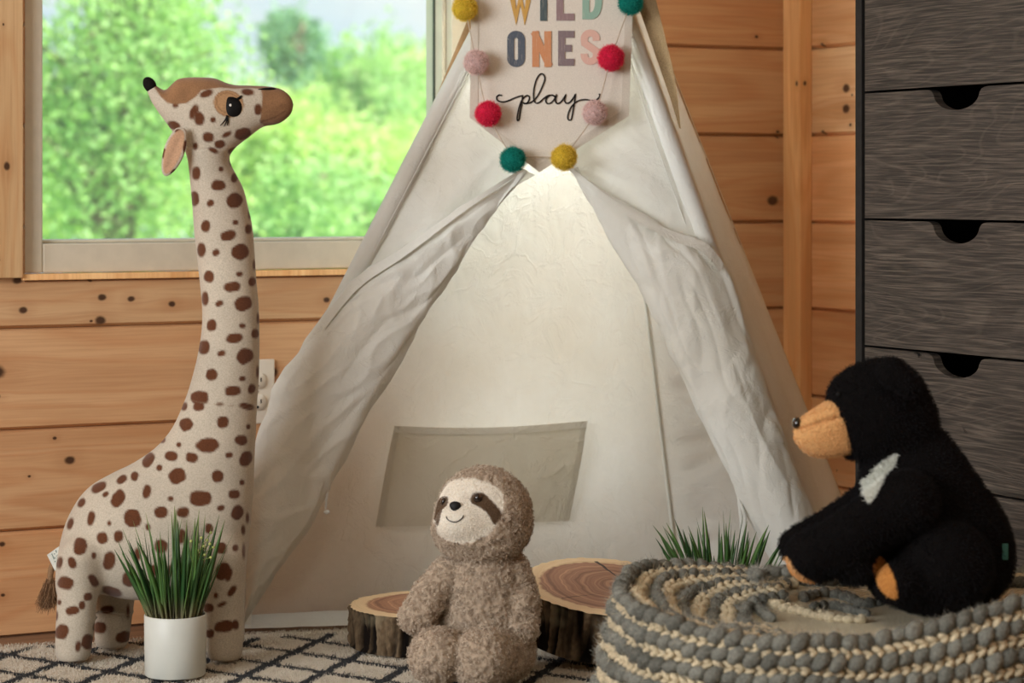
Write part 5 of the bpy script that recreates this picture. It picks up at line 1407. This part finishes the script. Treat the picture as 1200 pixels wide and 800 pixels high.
def log(loc, R, T, rot, seed, label, ctr, cracks, sap, ell=1.0):
    root = empty('log_slice', loc, 0, label, 'log slice'); root.rotation_mode = 'XYZ'; root.rotation_euler = rot
    nseg = 420; th = np.linspace(0, 2 * pi, nseg, endpoint=False); q = np.stack([np.cos(th), np.sin(th)], 1)
    base = R * (1 + .05 * noise(np.c_[q * 1.1, np.full(nseg, seed)]) + .012 * noise(np.c_[q * 4, np.full(nseg, seed + 5)]))
    zs = np.linspace(0, 1, 34); V = []; C = []
    for k, zt in enumerate(zs):
        u = np.c_[q * R * 84, np.full(nseg, seed + zt * T * 9)]
        cell = noise(u); plate = np.clip(.42 + 2.6 * cell, 0, 1)                 # vertical plates and furrows
        rough = noise(np.c_[q * R * 150, np.full(nseg, zt * T * 120 + seed)])
        edge = min(1, zt * 10, (1 - zt) * 10 + .35)
        r = base * 1.0 + (-.0105 * (1 - plate) + .0048 * rough * plate) * edge - .002 * (1 - edge)
        V.append(np.c_[q * (r * np.array(1.0))[:, None] * [1, ell], np.full(nseg, zt * T)])
        C.append(lin((26, 20, 16)) * (1 - plate)[:, None] + lin((122, 104, 82)) * plate[:, None] * (1 + .6 * rough)[:, None])
    V = np.concatenate(V); n = nseg; a = np.arange(len(zs) - 1)[:, None] * n + np.arange(n)[None]; b = np.arange(len(zs) - 1)[:, None] * n + (np.arange(n)[None] + 1) % n
    mesh('bark', V, np.stack([a, b, b + n, a + n], -1).reshape(-1, 4), BARKM, root, cols=np.concatenate(C))
    for nm, zc, s in (('cut_face', T, 1), ('underside', 0, -1)):
        rings = [0, .25, .5, .7, .8, .85, .9, .95, 1.0]; v = [(0, 0, zc)]; cc = [0]; rim = V[-n:] if s > 0 else V[:n]
        for k in rings[1:]:
            v += [(p[0] * k, p[1] * k, zc + (.0006 if k < 1 else 0) * s) for p in rim]; cc += [k] * n
        f = [(0, 1 + i, 1 + (i + 1) % n) for i in range(n)]
        for r in range(len(rings) - 2): f += [(1 + r * n + i, 1 + (r + 1) * n + i, 1 + (r + 1) * n + (i + 1) % n, 1 + r * n + (i + 1) % n) for i in range(n)]
        if s < 0: f = [k[::-1] for k in f]
        mesh(nm, v, f, cut_mat('log_face', ctr[0], ctr[1], R, cracks if s > 0 else [], sap), root, False, cols=np.array(cc)[:, None] * np.ones(3))
    return root
lc = P(507, 708, 4.135); lc[2] = 0
log(lc, .146, .066, (0, 0, -YAW), 3.3, 'smaller log slice lying flat, left of the sloth', (.02, .01), [(-.03, -.13, .07, .01, .0022)], .16)
rc = P(704, 700, 4.02); thx, thy = radians(11), radians(5)
log(np.array([rc[0], rc[1], .036]), .138, .084, (0, 0, 0), 7.7, 'thicker tilted log slice between the sloth and the knitted blanket', (.02, .01), [(-.012, .115, .035, .02, .0035), (-.075, -.075, .0, -.035, .0012)], .15)
from mathutils import Matrix
LR = [o for o in bpy.data.objects if o.name.startswith('log_slice')][-1]
LR.rotation_euler = (Matrix.Rotation(-YAW, 3, 'Z') @ Matrix.Rotation(thx, 3, 'X') @ Matrix.Rotation(thy, 3, 'Y')).to_euler()

# ================================================================ potted grass
CER = plain('white_ceramic', (202, 205, 197), .45, .4, 12, .04, .03, .001)
SOIL = plain('potting_soil', (40, 30, 24), .95, .05, 160, .5, .8, .004)
def blade_mat(name, c0, c1):
    t = NT(name); g = t.n('NewGeometry'); co = t.coord(); z = t.sep(co)[2]
    c = t.mix(g.outputs['Random Per Island'], c0, c1)
    c = t.mix(t.step(z, .205, .285), c, (150, 160, 104)); c = t.mix(t.step(z, .135, .085), c, (120, 112, 84))
    return t.bsdf(c, .4, None, 0, .35)
BLADE = blade_mat('grass_blades', (30, 66, 34), (82, 118, 58))
def blade(rs, base, d, L, w, curl, n=9):
    """one folded grass blade"""
    d = d / np.linalg.norm(d); side = np.cross(d, [0, 0, 1.0]); side /= np.linalg.norm(side) + 1e-9
    a = rs.rand() * pi; side = side * cos(a) + np.cross(d, side) * sin(a); nrm = np.cross(side, d)
    out = np.array([d[0], d[1], 0]); v = []
    for i in range(n):
        s = i / (n - 1); c = base + d * L * s + out * curl * L * s ** 2.2 + np.array([0, 0, -.25 * abs(curl)]) * L * s ** 3
        ww = w * (min(1, .55 + s * 1.8)) * (1 - s ** 2.6) + .0002
        v += [c - side * ww, c + nrm * ww * .45, c + side * ww, c - nrm * ww * .08]
    f = []
    for i in range(n - 1):
        for k in range(4): f.append((i * 4 + k, i * 4 + (k + 1) % 4, (i + 1) * 4 + (k + 1) % 4, (i + 1) * 4 + k))
    return v, f
def pot(px, d, label, seed, H_=.097, R=.0492, n=130, gl=.165, wspread=.30, sprig=True, extra=()):
    rs = np.random.RandomState(seed); fr = Frame(px, d); root = fr.root('potted_grass', label, 'potted plant')
    MB().add(*lathe([(0, .0), (R - .003, 0), (R - .001, .002), (R, .05), (R + .0003, H_ - .001), (R - .0006, H_), (R - .0022, H_), (R - .003, H_ - .002), (R - .0032, H_ - .012), (0, H_ - .012)], 72)).build('pot', CER, root)
    vv, ff = lathe([(0, H_ - .009), (R * .5, H_ - .0085), (R - .0034, H_ - .011)], 40); vv = np.array(vv); vv[:, 2] += .002 * noise(vv * 90)
    MB().add(vv, ff).build('soil', SOIL, root)
    m = MB()
    for k in range(n):
        a = rs.rand() * 2 * pi; r = R * .80 * sqrt(rs.rand()); b = np.array([r * cos(a), r * sin(a), H_ - .012])
        lean = wspread * (r / R) * (.5 + 1.0 * rs.rand()); dd = np.array([cos(a) * lean + .10 * rs.randn(), sin(a) * lean * .8 + .08 * rs.randn(), 1.0])
        m.add(*blade(rs, b, dd, gl * (.62 + .42 * rs.rand()), .0030 + .0034 * rs.rand(), .16 * rs.randn() + .10))
    for bx, dx, L, w, cu in extra:
        m.add(*blade(rs, np.array([bx, -.02, H_ - .012]), np.array([dx, -.1, 1.0]), L, w, cu, 12))
    m.build('grass_blades', BLADE, root)
    if sprig:
        st = plain('sprig_stem', (120, 138, 70), .6, .2, 100); bud = plain('sprig_bud', (186, 196, 116), .6, .2, 100)
        sp = MB(); bm_ = MB(); base = fr.L(228, 668, -.02)
        for qx, qy in ((247, 624), (243, 633), (246, 637), (250, 641), (224, 634), (239, 640), (232, 645), (247, 653), (240, 650), (236, 630)):
            e = fr.L(qx, qy, -.02 + .012 * rs.randn()); mid = base * .5 + e * .5 + np.array([-.004, 0, .004])
            sp.add(*tube(crom([base, mid, e], 5), .0006, 5)); bm_.add(*uv_sphere(e, .0023, 10, 8))
        sp.add(*tube(crom([fr.L(222, 722, -.015), fr.L(225, 695, -.018), base], 5), .0009, 5))
        s = sp.build('sprig', st, root); bm_.build('buds', bud, s)
    return root
pot(205.5, 3.86, 'white potted grass plant standing on the rug in front of the giraffe', 5, n=64, gl=.178, wspread=.36, extra=((-.038, -.32, .145, .0022, .10), (-.03, -.28, .165, .0026, .10), (.034, .36, .165, .0024, .16), (.03, .24, .150, .0026, .06), (-.012, -.05, .150, .0042, .02), (.004, .0, .145, .0046, .0), (-.026, -.12, .160, .0036, .02), (.02, -.02, .150, .004, -.02)))
pot(846, 3.90, 'potted grass plant half hidden behind the knitted blanket', 9, n=70, gl=.172, wspread=.52, sprig=False, extra=((-.045, -.42, .14, .002, .10), (-.042, -.36, .145, .002, .05), (.045, .40, .135, .002, .05), (.045, .46, .125, .002, .08)))

# ================================================================ dresser
DX0, DX1, DY0, DY1, DH = -.42, -.035, -1.345, -.803, 1.185
t = NT('dresser_wood'); co = t.coord(); x, y, z = t.sep(co)
w1_ = t.noise(t.comb(t.math('MULTIPLY', x, 2.0), t.math('MULTIPLY', y, 1.5), t.math('MULTIPLY', z, 9.0)), 1.0, 2, .5, .3)
con = t.math('FRACT', t.math('MULTIPLY', w1_, 22.0)); con = t.step(t.math('ABSOLUTE', t.math('SUBTRACT', con, .5)), .16, .02)
wz = t.math('ADD', z, t.math('MULTIPLY', w1_, .05))
g1 = t.noise(t.comb(t.math('MULTIPLY', x, 20.0), t.math('MULTIPLY', y, 9.0), t.math('MULTIPLY', wz, 400.0)), 1.0, 4, .65)
g2 = t.noise(t.comb(t.math('MULTIPLY', x, 4.0), t.math('MULTIPLY', y, 3.0), t.math('MULTIPLY', wz, 40.0)), 1.0, 3, .6)
c = t.ramp(g1, [(.36, (40, 36, 32)), (.5, (66, 59, 53)), (.64, (100, 90, 80))])
c = t.mix(t.math('MULTIPLY', con, .13), c, (126, 115, 102)); c = t.mix(t.math('MULTIPLY', t.step(g2, .35, .7), .3), c, (58, 52, 48))
DW = t.bsdf(c, .55, t.bump(t.math('ADD', g1, t.math('MULTIPLY', con, .6)), .25, .002), 0, .3)
DARK = plain('dresser_edge', (44, 42, 40), .6, .2, 60, .2)
INS = plain('drawer_inside', (26, 24, 23), .85, .1, 40)
dr = empty('dresser', ((DX0 + DX1) / 2, (DY0 + DY1) / 2, 0), 0, 'tall dark grey wood-grain chest of drawers by the right wall behind the bear', 'dresser')
o0 = np.array([(DX0 + DX1) / 2, (DY0 + DY1) / 2, 0])
def dbox(*a, b=.0012):
    v, f = box(*a, b); return np.array(v) - o0, f
ST = .018
MB().add(*dbox(DX0 - .003, DX1, DY1 - ST, DY1, 0, DH - .025)).build('side_panel', DARK, dr, False)
MB().add(*dbox(DX0 - .003, DX1, DY0, DY0 + ST, 0, DH - .025)).build('side_panel', DARK, dr, False)
MB().add(*dbox(DX0 - .010, DX1, DY0 - .005, DY1 + .005, DH - .025, DH)).build('top', DW, dr, False)
MB().add(*dbox(DX1 - .006, DX1, DY0 + ST, DY1 - ST, .03, DH - .025)).build('back_board', INS, dr, False)
MB().add(*dbox(DX0 + .02, DX0 + .035, DY0 + ST, DY1 - ST, 0, .078)).build('plinth', DARK, dr, False)
YC = -1.0735; ya, yb = DY0 + ST + .006, DY1 - ST - .006
for k in range(5):
    z0, z1 = .083 + .2138 * k + .002, .083 + .2138 * (k + 1) - .0022
    nt = [(YC + .080, z1), (YC + .070, z1 - .0008), (YC + .063, z1 - .0035)] + [(YC + .058 * cos(an), z1 - .0085 - .0265 * sin(an)) for an in np.linspace(.05, pi - .05, 22)] + [(YC - .063, z1 - .0035), (YC - .070, z1 - .0008), (YC - .080, z1)]
    pl = [(ya, z0), (yb, z0), (yb, z1)] + nt + [(ya, z1)]
    n = len(pl); th = .016
    v = np.array([(DX0, y_, z_) for y_, z_ in pl] + [(DX0 + th, y_, z_) for y_, z_ in pl]) - o0
    me_f = [tuple(range(n))[::-1], tuple(range(n, 2 * n))] + [(i, (i + 1) % n, n + (i + 1) % n, n + i) for i in range(n)]
    d_ = mesh('drawer', v, me_f, DW, dr, False)
    m = MB().add(*dbox(DX0 + th, DX1 - .03, ya + .008, yb - .008, z0 + .006, z0 + .014, b=0)).add(*dbox(DX0 + th, DX1 - .03, ya + .008, ya + .018, z0 + .0145, z1 - .045, b=0)).add(*dbox(DX0 + th, DX1 - .03, yb - .018, yb - .008, z0 + .0145, z1 - .045, b=0)).add(*dbox(DX1 - .045, DX1 - .031, ya + .0185, yb - .0185, z0 + .0145, z1 - .045, b=0))
    m.build('drawer_box', INS, d_, False)
